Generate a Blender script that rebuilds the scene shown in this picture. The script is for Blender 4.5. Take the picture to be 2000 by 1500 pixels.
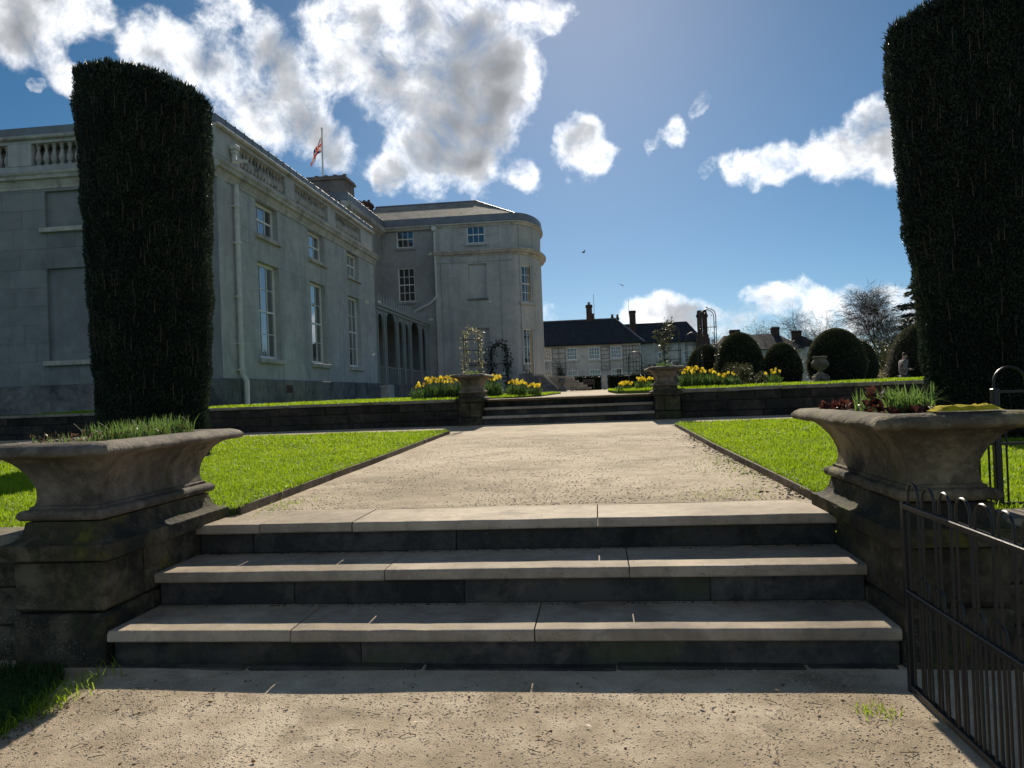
import bpy, bmesh, math, random
import numpy as np
from mathutils import Vector, Matrix

# ------------------------------------------------------------------ camera, sky, sun, exposure
for _o in list(bpy.data.objects): bpy.data.objects.remove(_o, do_unlink=True)
SC = bpy.context.scene
COL = SC.collection
R = math.radians

cam_d = bpy.data.cameras.new('camera')
cam_d.lens = 27.0; cam_d.sensor_width = 36.0; cam_d.sensor_fit = 'HORIZONTAL'
cam_d.clip_start = 0.05; cam_d.clip_end = 6000
cam = bpy.data.objects.new('camera', cam_d); COL.objects.link(cam)
cam.matrix_world = Matrix.Translation((0, 0, 1.45)) @ (Matrix.Rotation(R(6.2), 4, 'Z') @ Matrix.Rotation(R(90.70), 4, 'X') @ Matrix.Rotation(R(-2.15), 4, 'Z'))
SC.camera = cam

SUN_EL, SUN_AZ = 30.5, -0.4          # degrees; azimuth measured from +Y towards +X
SKY_STRENGTH, SUN_STRENGTH, EXPOSURE = 0.046, 3.7, 0.68
sun_dir = Vector((math.sin(R(SUN_AZ)) * math.cos(R(SUN_EL)), math.cos(R(SUN_AZ)) * math.cos(R(SUN_EL)), math.sin(R(SUN_EL))))

world = bpy.data.worlds.new('World'); SC.world = world; world.use_nodes = True

# placed cumulus: unit direction and angular radius of each puff
PUFFS = [(-0.2582, 0.8659, 0.4285, 0.0676), (-0.1877, 0.8781, 0.44, 0.0625), (-0.124, 0.8943, 0.4299, 0.0577), (-0.0938, 0.9124, 0.3985, 0.0472), (-0.2302, 0.892, 0.389, 0.0702), (-0.1593, 0.9094, 0.3842, 0.0713), (-0.0974, 0.9295, 0.3558, 0.0425), (-0.1646, 0.9277, 0.3351, 0.0642), (-0.1866, 0.9352, 0.301, 0.0528), (-0.2441, 0.9282, 0.2807, 0.031), (-0.1444, 0.9483, 0.2827, 0.0409), (-0.116, 0.9403, 0.3199, 0.0371), (-0.286, 0.8719, 0.3974, 0.0343), (-0.4594, 0.7984, 0.3892, 0.0469), (-0.4133, 0.824, 0.3877, 0.0567), (-0.3602, 0.8416, 0.4025, 0.0468), (-0.3808, 0.8557, 0.3504, 0.0509), (-0.3414, 0.8795, 0.3317, 0.0467), (-0.3106, 0.8973, 0.3138, 0.037), (-0.3503, 0.859, 0.3733, 0.0396), (-0.4827, 0.7874, 0.3835, 0.0256), (-0.5663, 0.719, 0.4028, 0.0506), (-0.5318, 0.7338, 0.4228, 0.047), (-0.5715, 0.7247, 0.3849, 0.0279), (-0.5404, 0.7658, 0.3486, 0.0259), (-0.5762, 0.7433, 0.3399, 0.0096), (-0.5522, 0.7507, 0.3626, 0.0195), (-0.5048, 0.7519, 0.4241, 0.0193), (-0.3948, 0.8035, 0.4455, 0.0286), (-0.0353, 0.8931, 0.4485, 0.0312), (-0.0685, 0.8927, 0.4453, 0.0142), (0.0001, 0.9521, 0.3057, 0.0383), (0.0183, 0.9578, 0.287, 0.0248), (-0.0185, 0.9497, 0.3126, 0.0247), (0.1055, 0.9463, 0.3055, 0.0252), (0.081, 0.9525, 0.2936, 0.0134), (0.1295, 0.9333, 0.3351, 0.0141), (-0.0778, 0.9575, 0.2776, 0.024), (0.3241, 0.9, 0.2914, 0.0267), (0.3026, 0.9129, 0.274, 0.034), (0.2692, 0.9257, 0.2656, 0.035), (0.2312, 0.9373, 0.2609, 0.0336), (0.1916, 0.9467, 0.259, 0.0249), (0.1535, 0.954, 0.2575, 0.0145), (0.3406, 0.9037, 0.2595, 0.0375), (0.0504, 0.994, 0.0967, 0.0247), (0.0857, 0.9918, 0.0947, 0.0271), (0.1234, 0.9885, 0.0874, 0.0287), (0.1665, 0.9825, 0.0835, 0.0251), (0.1967, 0.9762, 0.0916, 0.0235), (0.226, 0.9695, 0.0945, 0.0219), (0.2517, 0.9628, 0.0987, 0.018), (0.2542, 0.9639, 0.0788, 0.027), (0.2929, 0.9514, 0.0953, 0.0175), (0.3034, 0.9495, 0.0799, 0.0261), (0.3295, 0.9403, 0.085, 0.0228), (0.362, 0.9295, 0.0704, 0.025), (-0.0592, 0.9934, 0.0986, 0.0106)]

class NT:
    """small helper to write node trees"""
    def __init__(s, tree): s.t = tree; s.n = tree.nodes; s.l = tree.links
    def put(s, sock, v):
        if v is None: return
        if hasattr(v, 'is_output') or isinstance(v, bpy.types.NodeSocket): s.l.new(v, sock)
        else: sock.default_value = v
    def math(s, op, a, b=None, c=None, clamp=False):
        n = s.n.new('ShaderNodeMath'); n.operation = op; n.use_clamp = clamp
        s.put(n.inputs[0], a); s.put(n.inputs[1], b); s.put(n.inputs[2], c); return n.outputs[0]
    def vec(s, op, a, b=None):
        n = s.n.new('ShaderNodeVectorMath'); n.operation = op
        s.put(n.inputs[0], a); s.put(n.inputs[1], b)
        return n.outputs[1] if op in ('DISTANCE', 'DOT_PRODUCT', 'LENGTH') else n.outputs[0]
    def vscale(s, a, k):
        n = s.n.new('ShaderNodeVectorMath'); n.operation = 'MULTIPLY'; s.put(n.inputs[0], a)
        n.inputs[1].default_value = k if isinstance(k, (tuple, list)) else (k, k, k); return n.outputs[0]
    def noise(s, vec, scale, detail=4, rough=.55, dist=0.0, lac=2.0):
        n = s.n.new('ShaderNodeTexNoise'); s.put(n.inputs['Vector'], vec)
        n.inputs['Scale'].default_value = scale; n.inputs['Detail'].default_value = detail
        n.inputs['Roughness'].default_value = rough; n.inputs['Distortion'].default_value = dist
        n.inputs['Lacunarity'].default_value = lac; return n.outputs[0]
    def smooth(s, x, a, b, lo=0.0, hi=1.0):
        n = s.n.new('ShaderNodeMapRange'); n.interpolation_type = 'SMOOTHSTEP'
        s.put(n.inputs[0], x); n.inputs[1].default_value = a; n.inputs[2].default_value = b
        n.inputs[3].default_value = lo; n.inputs[4].default_value = hi; return n.outputs[0]
    def ramp(s, x, stops):
        n = s.n.new('ShaderNodeValToRGB'); e = n.color_ramp.elements
        while len(e) < len(stops): e.new(0.5)
        for el, (p, c) in zip(e, stops): el.position = p; el.color = (c[0], c[1], c[2], 1)
        s.put(n.inputs[0], x); return n.outputs[0]
    def mix(s, f, a, b, mode='MIX'):
        n = s.n.new('ShaderNodeMix'); n.data_type = 'RGBA'; n.blend_type = mode
        s.put(n.inputs[0], f)
        for k, v in ((6, a), (7, b)):
            if isinstance(v, (tuple, list)): v = (v[0], v[1], v[2], 1)
            s.put(n.inputs[k], v)
        return n.outputs[2]

def build_sky():
    w = NT(world.node_tree); world.node_tree.nodes.clear()
    tc = w.n.new('ShaderNodeTexCoord'); D = tc.outputs['Generated']
    sky = w.n.new('ShaderNodeTexSky'); sky.sky_type = 'NISHITA'; sky.sun_disc = False
    sky.sun_elevation = R(SUN_EL); sky.sun_rotation = R(SUN_AZ)
    sky.altitude = 3000; sky.air_density = 1.0; sky.dust_density = 2.6; sky.ozone_density = 3.6
    bg = w.n.new('ShaderNodeBackground'); hs = w.n.new('ShaderNodeHueSaturation'); hs.inputs['Hue'].default_value = .487; hs.inputs['Saturation'].default_value = 1.2; hs.inputs['Value'].default_value = .96; w.l.new(sky.outputs[0], hs.inputs['Color']); w.l.new(hs.outputs[0], bg.inputs[0]); bg.inputs[1].default_value = SKY_STRENGTH
    # warp the lookup direction so that puffs get ragged outlines
    wn = w.n.new('ShaderNodeTexNoise'); w.l.new(D, wn.inputs['Vector']); wn.inputs['Scale'].default_value = 11; wn.inputs['Detail'].default_value = 5
    wv = w.vec('SUBTRACT', wn.outputs[1], (.5, .5, .5)); Dw = w.vec('ADD', D, w.vscale(wv, .075))
    acc = None
    for (x, y, z, r) in PUFFS:
        if z < .12: r *= 1.18
        f = w.math('MULTIPLY_ADD', w.vec('DISTANCE', Dw, (x, y, z)), -1.0 / (r * 1.12), 1.0)
        if r < .04: f = w.math('MINIMUM', f, r * 16)
        acc = f if acc is None else w.math('SMOOTH_MAX', acc, f, .70)
    # unseen cumulus over the rest of the sky, cover tuned to raise ambient fill
    sep = w.n.new('ShaderNodeSeparateXYZ'); w.l.new(D, sep.inputs[0])
    front = w.vec('DOT_PRODUCT', D, (-.105, .985, .14))
    gen = w.math('MULTIPLY_ADD', w.noise(D, 2.6, 2, .5), 5.0, -2.70)
    away = w.smooth(front, .74, .56)
    gen = w.math('ADD', gen, w.math('MULTIPLY_ADD', away, 4.0, -4.0))
    acc = w.math('MAXIMUM', acc, gen)
    body = w.smooth(acc, -.55, .80, -1.15, .60)                 # inside of the puffs is a plateau, noise does the rest
    n0 = w.noise(D, 5.5, 4, .5, .3); n1 = w.noise(D, 15, 9, .62, .35); n2 = w.noise(D, 46, 6, .62, .3)
    c0 = w.math('SUBTRACT', n0, .5); c1 = w.math('SUBTRACT', n1, .5); c2 = w.math('SUBTRACT', n2, .5)
    Ds = w.vec('ADD', D, tuple(sun_dir * .022)); l1 = w.math('SUBTRACT', w.noise(Ds, 15, 9, .62, .35), n1); l0 = w.math('SUBTRACT', w.noise(w.vec('ADD', D, tuple(sun_dir * .05)), 5.5, 4, .5, .3), n0)
    nn = w.math('MULTIPLY_ADD', c1, 2.8, w.math('MULTIPLY', c2, .9))
    val = w.math('ADD', body, nn)
    alpha = w.smooth(val, -.30, .72)
    depth = w.math('ADD', w.math('MULTIPLY', w.smooth(acc, .05, 1.05), .62), w.math('MULTIPLY_ADD', c0, 1.2, w.math('MULTIPLY_ADD', c1, .75, w.math('MULTIPLY_ADD', l1, .8, w.math('MULTIPLY', l0, 1.1)))))
    back = w.smooth(w.vec('DOT_PRODUCT', D, tuple(sun_dir)), -.15, .55)     # clouds seen against the sun show grey cores, sunlit ones do not
    thick = w.math('MULTIPLY', w.smooth(depth, -.05, .78), w.math('MULTIPLY_ADD', back, .72, .28))
    toward = w.smooth(w.vec('DOT_PRODUCT', D, tuple(sun_dir)), .62, 1.0)
    ccol = w.ramp(thick, [(0.0, (1.0, 1.0, 1.0)), (.22, (.80, .815, .84)), (.50, (.42, .435, .46)), (1.0, (.20, .21, .225))])
    cb = w.n.new('ShaderNodeBackground'); w.l.new(ccol, cb.inputs[0])
    w.l.new(w.math('ADD', w.math('MULTIPLY_ADD', toward, .36, .60), w.math('MULTIPLY_ADD', back, -.20, .20)), cb.inputs[1])  # extra brightness added to clouds away from the sun, for ambient fill
    mx = w.n.new('ShaderNodeMixShader'); w.l.new(alpha, mx.inputs[0]); w.l.new(bg.outputs[0], mx.inputs[1]); w.l.new(cb.outputs[0], mx.inputs[2])
    out = w.n.new('ShaderNodeOutputWorld'); w.l.new(mx.outputs[0], out.inputs[0])
build_sky()

sun_d = bpy.data.lights.new('sun', 'SUN'); sun_d.energy = SUN_STRENGTH; sun_d.angle = R(.55); sun_d.color = (1.0, .89, .72)
sun = bpy.data.objects.new('sun', sun_d); COL.objects.link(sun)
sun.rotation_euler = sun_dir.to_track_quat('Z', 'Y').to_euler()
SC.view_settings.view_transform = 'Standard'; SC.view_settings.look = 'None'
SC.view_settings.exposure = EXPOSURE; SC.view_settings.gamma = 1.0; SC.view_settings.use_curve_mapping = False
SC.render.film_transparent = False
try:
    SC.cycles.max_bounces = 6; SC.cycles.diffuse_bounces = 3; SC.cycles.transparent_max_bounces = 12
    SC.cycles.use_denoising = True
except Exception: pass

rnd = random.Random(7)
rng = np.random.default_rng(11)

# ------------------------------------------------------------------ geometry helpers
WLOC = {}
def vadd(a, b): return (a[0] + b[0], a[1] + b[1], a[2] + b[2])

class MB:
    """collects faces of one mesh in world coordinates"""
    def __init__(s): s.v = []; s.f = []; s.mi = []; s.cur = 0
    def add(s, vs, fs):
        o = len(s.v); s.v.extend([tuple(map(float, p)) for p in vs]); s.f.extend([tuple(i + o for i in f) for f in fs]); s.mi.extend([s.cur] * len(fs)); return s
    def box(s, x0, x1, y0, y1, z0, z1, bev=0.0, jit=0.0, T=None):
        lo = (min(x0, x1), min(y0, y1), min(z0, z1)); hi = (max(x0, x1), max(y0, y1), max(z0, z1))
        if bev <= 0:
            vs = [(lo[0] if i == 0 else hi[0], lo[1] if j == 0 else hi[1], lo[2] if k == 0 else hi[2]) for i in (0, 1) for j in (0, 1) for k in (0, 1)]
            fs = [(0, 1, 3, 2), (4, 6, 7, 5), (0, 4, 5, 1), (2, 3, 7, 6), (0, 2, 6, 4), (1, 5, 7, 3)]
        else:
            b = min(bev, .45 * min(hi[a] - lo[a] for a in range(3)))
            idx = {}; vs = []
            for i in (0, 1):
                for j in (0, 1):
                    for k in (0, 1):
                        c = (i, j, k)
                        for a in range(3):
                            p = [0, 0, 0]
                            for q in range(3):
                                e = hi[q] if c[q] else lo[q]
                                p[q] = e if q == a else (e - b if c[q] else e + b)
                            idx[(c, a)] = len(vs); vs.append(tuple(p))
            fs = []
            for a in range(3):
                o1, o2 = [(1, 2), (2, 0), (0, 1)][a]
                for sg in (0, 1):
                    ring = []
                    for (p, q) in ((0, 0), (1, 0), (1, 1), (0, 1)):
                        c = [0, 0, 0]; c[a] = sg; c[o1] = p; c[o2] = q; ring.append(idx[(tuple(c), a)])
                    fs.append(tuple(ring if sg else ring[::-1]))
            for a, b2 in ((0, 1), (1, 2), (0, 2)):
                c3 = 3 - a - b2
                for sa in (0, 1):
                    for sb in (0, 1):
                        c0 = [0, 0, 0]; c0[a] = sa; c0[b2] = sb; c1 = list(c0); c1[c3] = 1
                        fs.append((idx[(tuple(c0), a)], idx[(tuple(c1), a)], idx[(tuple(c1), b2)], idx[(tuple(c0), b2)]))
            for i in (0, 1):
                for j in (0, 1):
                    for k in (0, 1): fs.append(tuple(idx[((i, j, k), a)] for a in range(3)))
        if jit: vs = [(p[0] + rnd.uniform(-jit, jit), p[1] + rnd.uniform(-jit, jit), p[2] + rnd.uniform(-jit, jit)) for p in vs]
        if T is not None: vs = [tuple(T @ Vector(p)) for p in vs]
        return s.add(vs, fs)
    def tube(s, pts, r, n=6, cap=True):
        pts = [Vector(p) for p in pts]; m = len(pts)
        rs = r if isinstance(r, (list, tuple)) else [r] * m
        t0 = (pts[1] - pts[0]).normalized(); ref = Vector((0, 0, 1)) if abs(t0.z) < .9 else Vector((1, 0, 0))
        nx = t0.cross(ref).normalized(); vs = []; fs = []
        for i, p in enumerate(pts):
            t = (pts[min(i + 1, m - 1)] - pts[max(i - 1, 0)])
            t = t.normalized() if t.length > 1e-9 else t0
            nx = (nx - t * nx.dot(t)); nx = nx.normalized() if nx.length > 1e-6 else t.orthogonal().normalized()
            ny = t.cross(nx)
            for k in range(n):
                a = 2 * math.pi * k / n; vs.append(p + (nx * math.cos(a) + ny * math.sin(a)) * rs[i])
        for i in range(m - 1):
            for k in range(n):
                a = i * n + k; b = i * n + (k + 1) % n; fs.append((a, b, b + n, a + n))
        if cap: fs.append(tuple(range(n))[::-1]); fs.append(tuple((m - 1) * n + k for k in range(n)))
        return s.add(vs, fs)
    def lathe(s, prof, c=(0, 0, 0), n=16, cap=True):
        vs = []; fs = []
        for (r, z) in prof:
            for k in range(n):
                a = 2 * math.pi * k / n; vs.append((c[0] + r * math.cos(a), c[1] + r * math.sin(a), c[2] + z))
        m = len(prof)
        for i in range(m - 1):
            for k in range(n):
                a = i * n + k; b = i * n + (k + 1) % n; fs.append((a, b, b + n, a + n))
        if cap: fs.append(tuple(range(n))[::-1]); fs.append(tuple((m - 1) * n + k for k in range(n)))
        return s.add(vs, fs)
    def extrude(s, prof, p0, p1, out):
        """profile [(outward, up)] swept from p0 to p1 (both on the wall line); out = outward unit vector"""
        p0 = Vector(p0); p1 = Vector(p1); o = Vector(out); vs = []; m = len(prof)
        for p in (p0, p1):
            for (d, z) in prof: vs.append(p + o * d + Vector((0, 0, z)))
        fs = [(i, (i + 1) % m, m + (i + 1) % m, m + i) for i in range(m)] + [tuple(range(m))[::-1], tuple(range(m, 2 * m))]
        return s.add(vs, fs)

def mesh_from(name, mb, mats, smooth=None, fix=True, org=(0, 0, 0)):
    me = bpy.data.meshes.new(name)
    vs = np.array(mb.v, dtype=float).reshape(-1, 3) - np.array(org)
    me.from_pydata(vs.tolist(), [], mb.f)
    for m in (mats if isinstance(mats, (list, tuple)) else [mats]): me.materials.append(m)
    if any(mb.mi): me.polygons.foreach_set('material_index', mb.mi)
    if fix:
        bm = bmesh.new(); bm.from_mesh(me); bmesh.ops.recalc_face_normals(bm, faces=bm.faces); bm.to_mesh(me); bm.free()
    if smooth is not None:
        me.polygons.foreach_set('use_smooth', [True] * len(me.polygons)); me.set_sharp_from_angle(angle=R(smooth))
    me.update(); return me

def link(name, data, parent=None, wloc=(0, 0, 0), rot=None, scale=None):
    o = bpy.data.objects.new(name, data); COL.objects.link(o)
    if parent is not None:
        o.parent = parent; pl = WLOC[parent.name]
        o.location = (wloc[0] - pl[0], wloc[1] - pl[1], wloc[2] - pl[2])
    else: o.location = wloc
    if rot is not None: o.rotation_euler = rot
    if scale is not None: o.scale = scale
    WLOC[o.name] = tuple(wloc); return o

def obj(name, mb, mats, parent=None, smooth=None, fix=True):
    v = np.array(mb.v, dtype=float).reshape(-1, 3); lo = v.min(0); hi = v.max(0)
    c = ((lo[0] + hi[0]) / 2, (lo[1] + hi[1]) / 2, lo[2])
    return link(name, mesh_from(name, mb, mats, smooth, fix, c), parent, c)

def thing(name, label, cat, loc, group=None):
    o = link(name, None, None, loc); o.empty_display_size = .2
    tag(o, label, cat, group); return o
def tag(o, label=None, cat=None, group=None, kind=None):
    if label: o['label'] = label
    if cat: o['category'] = cat
    if group: o['group'] = group
    if kind: o['kind'] = kind
    return o
def structure(name, mb, mats, smooth=None, fix=True):
    return tag(obj(name, mb, mats, None, smooth, fix), kind='structure')

def np_mesh(name, verts, faces, mat, org=None, k=4, mats=None, mi=None):
    """fast mesh from arrays; faces all with k corners"""
    verts = np.asarray(verts, dtype=np.float32).reshape(-1, 3)
    if org is None: org = verts.mean(0)
    verts = verts - np.asarray(org, dtype=np.float32)
    faces = np.asarray(faces, dtype=np.int32).reshape(-1, k); nf = len(faces)
    me = bpy.data.meshes.new(name)
    me.vertices.add(len(verts)); me.vertices.foreach_set('co', verts.ravel())
    me.loops.add(nf * k); me.loops.foreach_set('vertex_index', faces.ravel())
    me.polygons.add(nf); me.polygons.foreach_set('loop_start', np.arange(0, nf * k, k, dtype=np.int32))
    me.polygons.foreach_set('loop_total', np.full(nf, k, dtype=np.int32))
    for m in (mats or [mat]): me.materials.append(m)
    if mi is not None: me.polygons.foreach_set('material_index', np.asarray(mi, dtype=np.int32))
    me.update(calc_edges=True); return me, tuple(float(a) for a in org)

def unit(a): return a / np.maximum(np.linalg.norm(a, axis=1, keepdims=True), 1e-9)

def leaf_quads(P, dirs, length, width, bend=0.0):
    """one diamond-shaped leaf at each point"""
    n = len(P); dirs = unit(dirs)
    side = unit(np.cross(dirs, rng.normal(size=(n, 3))))
    L = np.asarray(length).reshape(-1, 1) if np.ndim(length) else np.full((n, 1), length)
    W = np.asarray(width).reshape(-1, 1) if np.ndim(width) else np.full((n, 1), width)
    nrm = np.cross(dirs, side)
    mid = P + dirs * L * .5
    V = np.stack([P, mid + side * W * .5 + nrm * bend * L, P + dirs * L, mid - side * W * .5 + nrm * bend * L], 1).reshape(-1, 3)
    F = np.arange(n * 4).reshape(-1, 4); return V, F

def blades(P, h, w, lean, mode=3):
    """grass-like blades: two stacked quads, tapering to a narrow tip; returns verts and quads"""
    n = len(P); az = rng.uniform(0, 2 * math.pi, n)
    h = np.asarray(h).reshape(-1, 1) * np.ones((n, 1)); w = np.asarray(w).reshape(-1, 1) * np.ones((n, 1)); lean = np.asarray(lean).reshape(-1, 1) * np.ones((n, 1))
    d = np.stack([np.cos(az), np.sin(az), np.zeros(n)], 1); az2 = az + math.pi / 2 + rng.normal(size=n) * .5
    s = np.stack([np.cos(az2), np.sin(az2), np.zeros(n)], 1); up = np.array([[0, 0, 1.]])
    m = P + up * h * .55 + d * lean * h * .3; t = P + up * h * (1 - .35 * lean ** 2) + d * lean * h
    V = np.stack([P - s * w * .5, P + s * w * .5, m + s * w * .42, m - s * w * .42, t + s * w * .06, t - s * w * .06], 1).reshape(-1, 3)
    b = (np.arange(n) * 6).reshape(-1, 1)
    F = np.concatenate([b + np.array([[0, 1, 2, 3]]), b + np.array([[3, 2, 4, 5]])], 0); return V, F

def fnoise(p, s=1.0, seed=0.0):
    from mathutils import noise
    return noise.noise(Vector((p[0] * s + seed, p[1] * s - seed * 1.7, p[2] * s + seed * .6)))

# ------------------------------------------------------------------ materials
MATS = {}
def new_mat(name):
    m = bpy.data.materials.new(name); m.use_nodes = True; m.node_tree.nodes.clear(); MATS[name] = m
    t = NT(m.node_tree); out = t.n.new('ShaderNodeOutputMaterial'); return m, t, out
def principled(t, out):
    p = t.n.new('ShaderNodeBsdfPrincipled'); t.l.new(p.outputs[0], out.inputs[0]); return p
def position(t): return t.n.new('ShaderNodeNewGeometry').outputs['Position']
def bump(t, p, h, strength, dist):
    b = t.n.new('ShaderNodeBump'); b.inputs['Strength'].default_value = strength; b.inputs['Distance'].default_value = dist
    t.l.new(h, b.inputs['Height']); t.l.new(b.outputs[0], p.inputs['Normal']); return b

def stone_mat(name, c0, c1, c2, scale=3.0, rough=.85, bmp=.5, bd=.01, fine=60, stains=None, spots=None, vstreak=None, objvar=.0, lichen=None, contrast=3.4):
    """layered mineral surface: broad tone, mid mottling, fine grain; optional stains [(colour, scale, threshold, amount, seed)]"""
    m, t, out = new_mat(name); p = principled(t, out); P = position(t)
    n1 = t.noise(P, scale, 5, .6, .3); n2 = t.noise(P, scale * 7, 4, .6); n3 = t.noise(P, fine, 3, .6)
    f = t.math('ADD', t.math('MULTIPLY', n1, .55), t.math('ADD', t.math('MULTIPLY', n2, .3), t.math('MULTIPLY', n3, .15)))
    f = t.math('MULTIPLY_ADD', t.math('SUBTRACT', f, .5), contrast, .5)
    col = t.ramp(f, [(.18, c0), (.5, c1), (.82, c2)])
    if vstreak:
        sc, amt, cc = vstreak
        vs = t.noise(t.vscale(P, (sc, sc, sc * .05)), 1.0, 4, .65)
        col = t.mix(t.math('MULTIPLY', t.smooth(vs, .48, .72), amt), col, cc)
    for (cc, sc, th, amt, seed) in (stains or []):
        sn = t.noise(t.vec('ADD', P, (seed, seed * .7, -seed)), sc, 5, .65, .4)
        col = t.mix(t.math('MULTIPLY', t.smooth(sn, th, th + .12), amt), col, cc)
    if spots:
        cc, sc, th = spots
        sn = t.noise(P, sc, 3, .7); col = t.mix(t.smooth(sn, th, th + .05), col, cc)
    if lichen:
        cc, sc, th, msc, mth, seed = lichen
        sn = t.noise(P, sc, 4, .75); mk = t.smooth(t.noise(t.vec('ADD', P, (seed, -seed, seed)), msc, 2, .5), mth, mth + .1)
        col = t.mix(t.math('MULTIPLY', t.math('MULTIPLY', t.smooth(sn, th, th + .14), mk), .55), col, cc)
    if objvar:
        oi = t.n.new('ShaderNodeObjectInfo').outputs['Random']
        col = t.mix(1.0, col, t.ramp(oi, [(0, (1 - objvar,) * 3), (1, (1 + objvar * .5, 1 + objvar * .45, 1 + objvar * .4))]), 'MULTIPLY')
    t.l.new(col, p.inputs['Base Color']); p.inputs['Roughness'].default_value = rough; p.inputs['Specular IOR Level'].default_value = .25
    h = t.math('ADD', t.math('MULTIPLY', n2, .6), t.math('ADD', t.math('MULTIPLY', n3, .5), t.math('MULTIPLY', n1, .3)))
    bump(t, p, h, bmp, bd); return m

def leaf_mat(name, c0, c1, c2=None, trans=.4, tcol=None, rough=.5, scale=6.0, spec=.3, broad=None):
    """thin leaf that also lets light through"""
    m, t, out = new_mat(name); P = position(t)
    n = t.math('ADD', t.math('MULTIPLY', t.noise(P, scale, 4, .6), .6), t.math('MULTIPLY', t.n.new('ShaderNodeNewGeometry').outputs['Random Per Island'], .4))
    n = t.math('MULTIPLY_ADD', t.math('SUBTRACT', n, .5), 1.9, .5)
    col = t.ramp(n, [(.15, c0), (.5, c1), (.88, c2 or c1)])
    if broad:
        bn = t.math('ADD', t.math('MULTIPLY', t.noise(P, broad, 3, .6, .5), .7), t.math('MULTIPLY', t.noise(P, broad * 6, 3, .6), .3))
        col = t.mix(1.0, col, t.ramp(bn, [(.36, (.62, .70, .75)), (.5, (1, 1, 1)), (.64, (1.22, 1.10, .9))]), 'MULTIPLY')
    p = t.n.new('ShaderNodeBsdfPrincipled'); t.l.new(col, p.inputs['Base Color']); p.inputs['Roughness'].default_value = rough; p.inputs['Specular IOR Level'].default_value = spec
    tr = t.n.new('ShaderNodeBsdfTranslucent')
    if tcol: t.l.new(t.mix(.5, col, tcol), tr.inputs[0])
    else: t.l.new(col, tr.inputs[0])
    mx = t.n.new('ShaderNodeMixShader'); mx.inputs[0].default_value = trans
    t.l.new(p.outputs[0], mx.inputs[1]); t.l.new(tr.outputs[0], mx.inputs[2]); t.l.new(mx.outputs[0], out.inputs[0]); return m

def plain_mat(name, c, rough=.6, metal=0.0, spec=.4, var=.15, scale=8.0, bmp=0.0):
    m, t, out = new_mat(name); p = principled(t, out); P = position(t)
    n = t.noise(P, scale, 4, .6)
    col = t.ramp(n, [(.3, tuple(a * (1 - var) for a in c)), (.7, tuple(a * (1 + var) for a in c))])
    t.l.new(col, p.inputs['Base Color']); p.inputs['Roughness'].default_value = rough; p.inputs['Metallic'].default_value = metal; p.inputs['Specular IOR Level'].default_value = spec
    if bmp: bump(t, p, t.noise(P, scale * 6, 4, .6), bmp, .01)
    return m

GREEN = (.055, .062, .018); MOSS = (.16, .15, .02); LICH = (.40, .40, .36); BLACK = (.022, .022, .02)
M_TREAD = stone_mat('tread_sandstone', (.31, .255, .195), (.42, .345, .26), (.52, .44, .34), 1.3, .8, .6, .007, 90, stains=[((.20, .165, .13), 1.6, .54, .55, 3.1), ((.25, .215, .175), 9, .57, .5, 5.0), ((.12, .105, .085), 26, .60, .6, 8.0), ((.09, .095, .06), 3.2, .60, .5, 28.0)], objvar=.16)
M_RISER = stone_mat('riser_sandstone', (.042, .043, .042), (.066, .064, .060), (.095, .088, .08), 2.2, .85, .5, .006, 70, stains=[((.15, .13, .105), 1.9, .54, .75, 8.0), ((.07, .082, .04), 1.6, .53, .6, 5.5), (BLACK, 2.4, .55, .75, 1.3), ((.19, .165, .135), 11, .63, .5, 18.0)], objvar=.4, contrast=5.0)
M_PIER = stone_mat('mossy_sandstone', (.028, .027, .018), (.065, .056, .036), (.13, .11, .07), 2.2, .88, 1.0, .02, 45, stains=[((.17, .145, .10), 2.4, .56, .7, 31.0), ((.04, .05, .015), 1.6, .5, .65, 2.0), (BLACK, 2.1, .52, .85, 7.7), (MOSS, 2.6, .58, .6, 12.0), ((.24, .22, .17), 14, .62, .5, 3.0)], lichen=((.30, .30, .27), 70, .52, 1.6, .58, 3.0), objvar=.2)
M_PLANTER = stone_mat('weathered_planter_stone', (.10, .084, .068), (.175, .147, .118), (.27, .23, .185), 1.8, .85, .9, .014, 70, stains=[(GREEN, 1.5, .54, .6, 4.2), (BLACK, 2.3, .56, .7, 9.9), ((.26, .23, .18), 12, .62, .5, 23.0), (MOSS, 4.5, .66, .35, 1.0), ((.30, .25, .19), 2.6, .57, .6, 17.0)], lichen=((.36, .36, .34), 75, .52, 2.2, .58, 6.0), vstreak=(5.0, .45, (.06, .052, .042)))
M_PLANTER2 = stone_mat('mossy_planter_stone', (.06, .05, .034), (.115, .095, .062), (.19, .16, .105), 1.8, .88, 1.0, .022, 50, stains=[(BLACK, 1.7, .52, .8, 19.9), (GREEN, 1.6, .52, .6, 14.2), ((.24, .21, .06), 2.8, .56, .7, 11.0), ((.30, .27, .20), 13, .60, .6, 33.0), ((.32, .27, .17), 2.4, .55, .6, 27.0)], lichen=((.36, .35, .30), 70, .52, 2.0, .57, 8.0))
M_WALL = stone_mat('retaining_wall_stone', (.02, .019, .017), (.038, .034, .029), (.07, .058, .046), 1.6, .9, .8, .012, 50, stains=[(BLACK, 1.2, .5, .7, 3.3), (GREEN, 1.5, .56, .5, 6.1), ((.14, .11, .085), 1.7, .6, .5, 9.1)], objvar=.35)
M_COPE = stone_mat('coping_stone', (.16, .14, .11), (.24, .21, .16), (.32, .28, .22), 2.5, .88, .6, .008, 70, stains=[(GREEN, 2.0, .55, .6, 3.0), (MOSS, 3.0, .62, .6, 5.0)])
M_SOIL = stone_mat('soil', (.02, .014, .01), (.045, .03, .02), (.08, .055, .035), 12, .95, 1.0, .03, 80)
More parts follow.
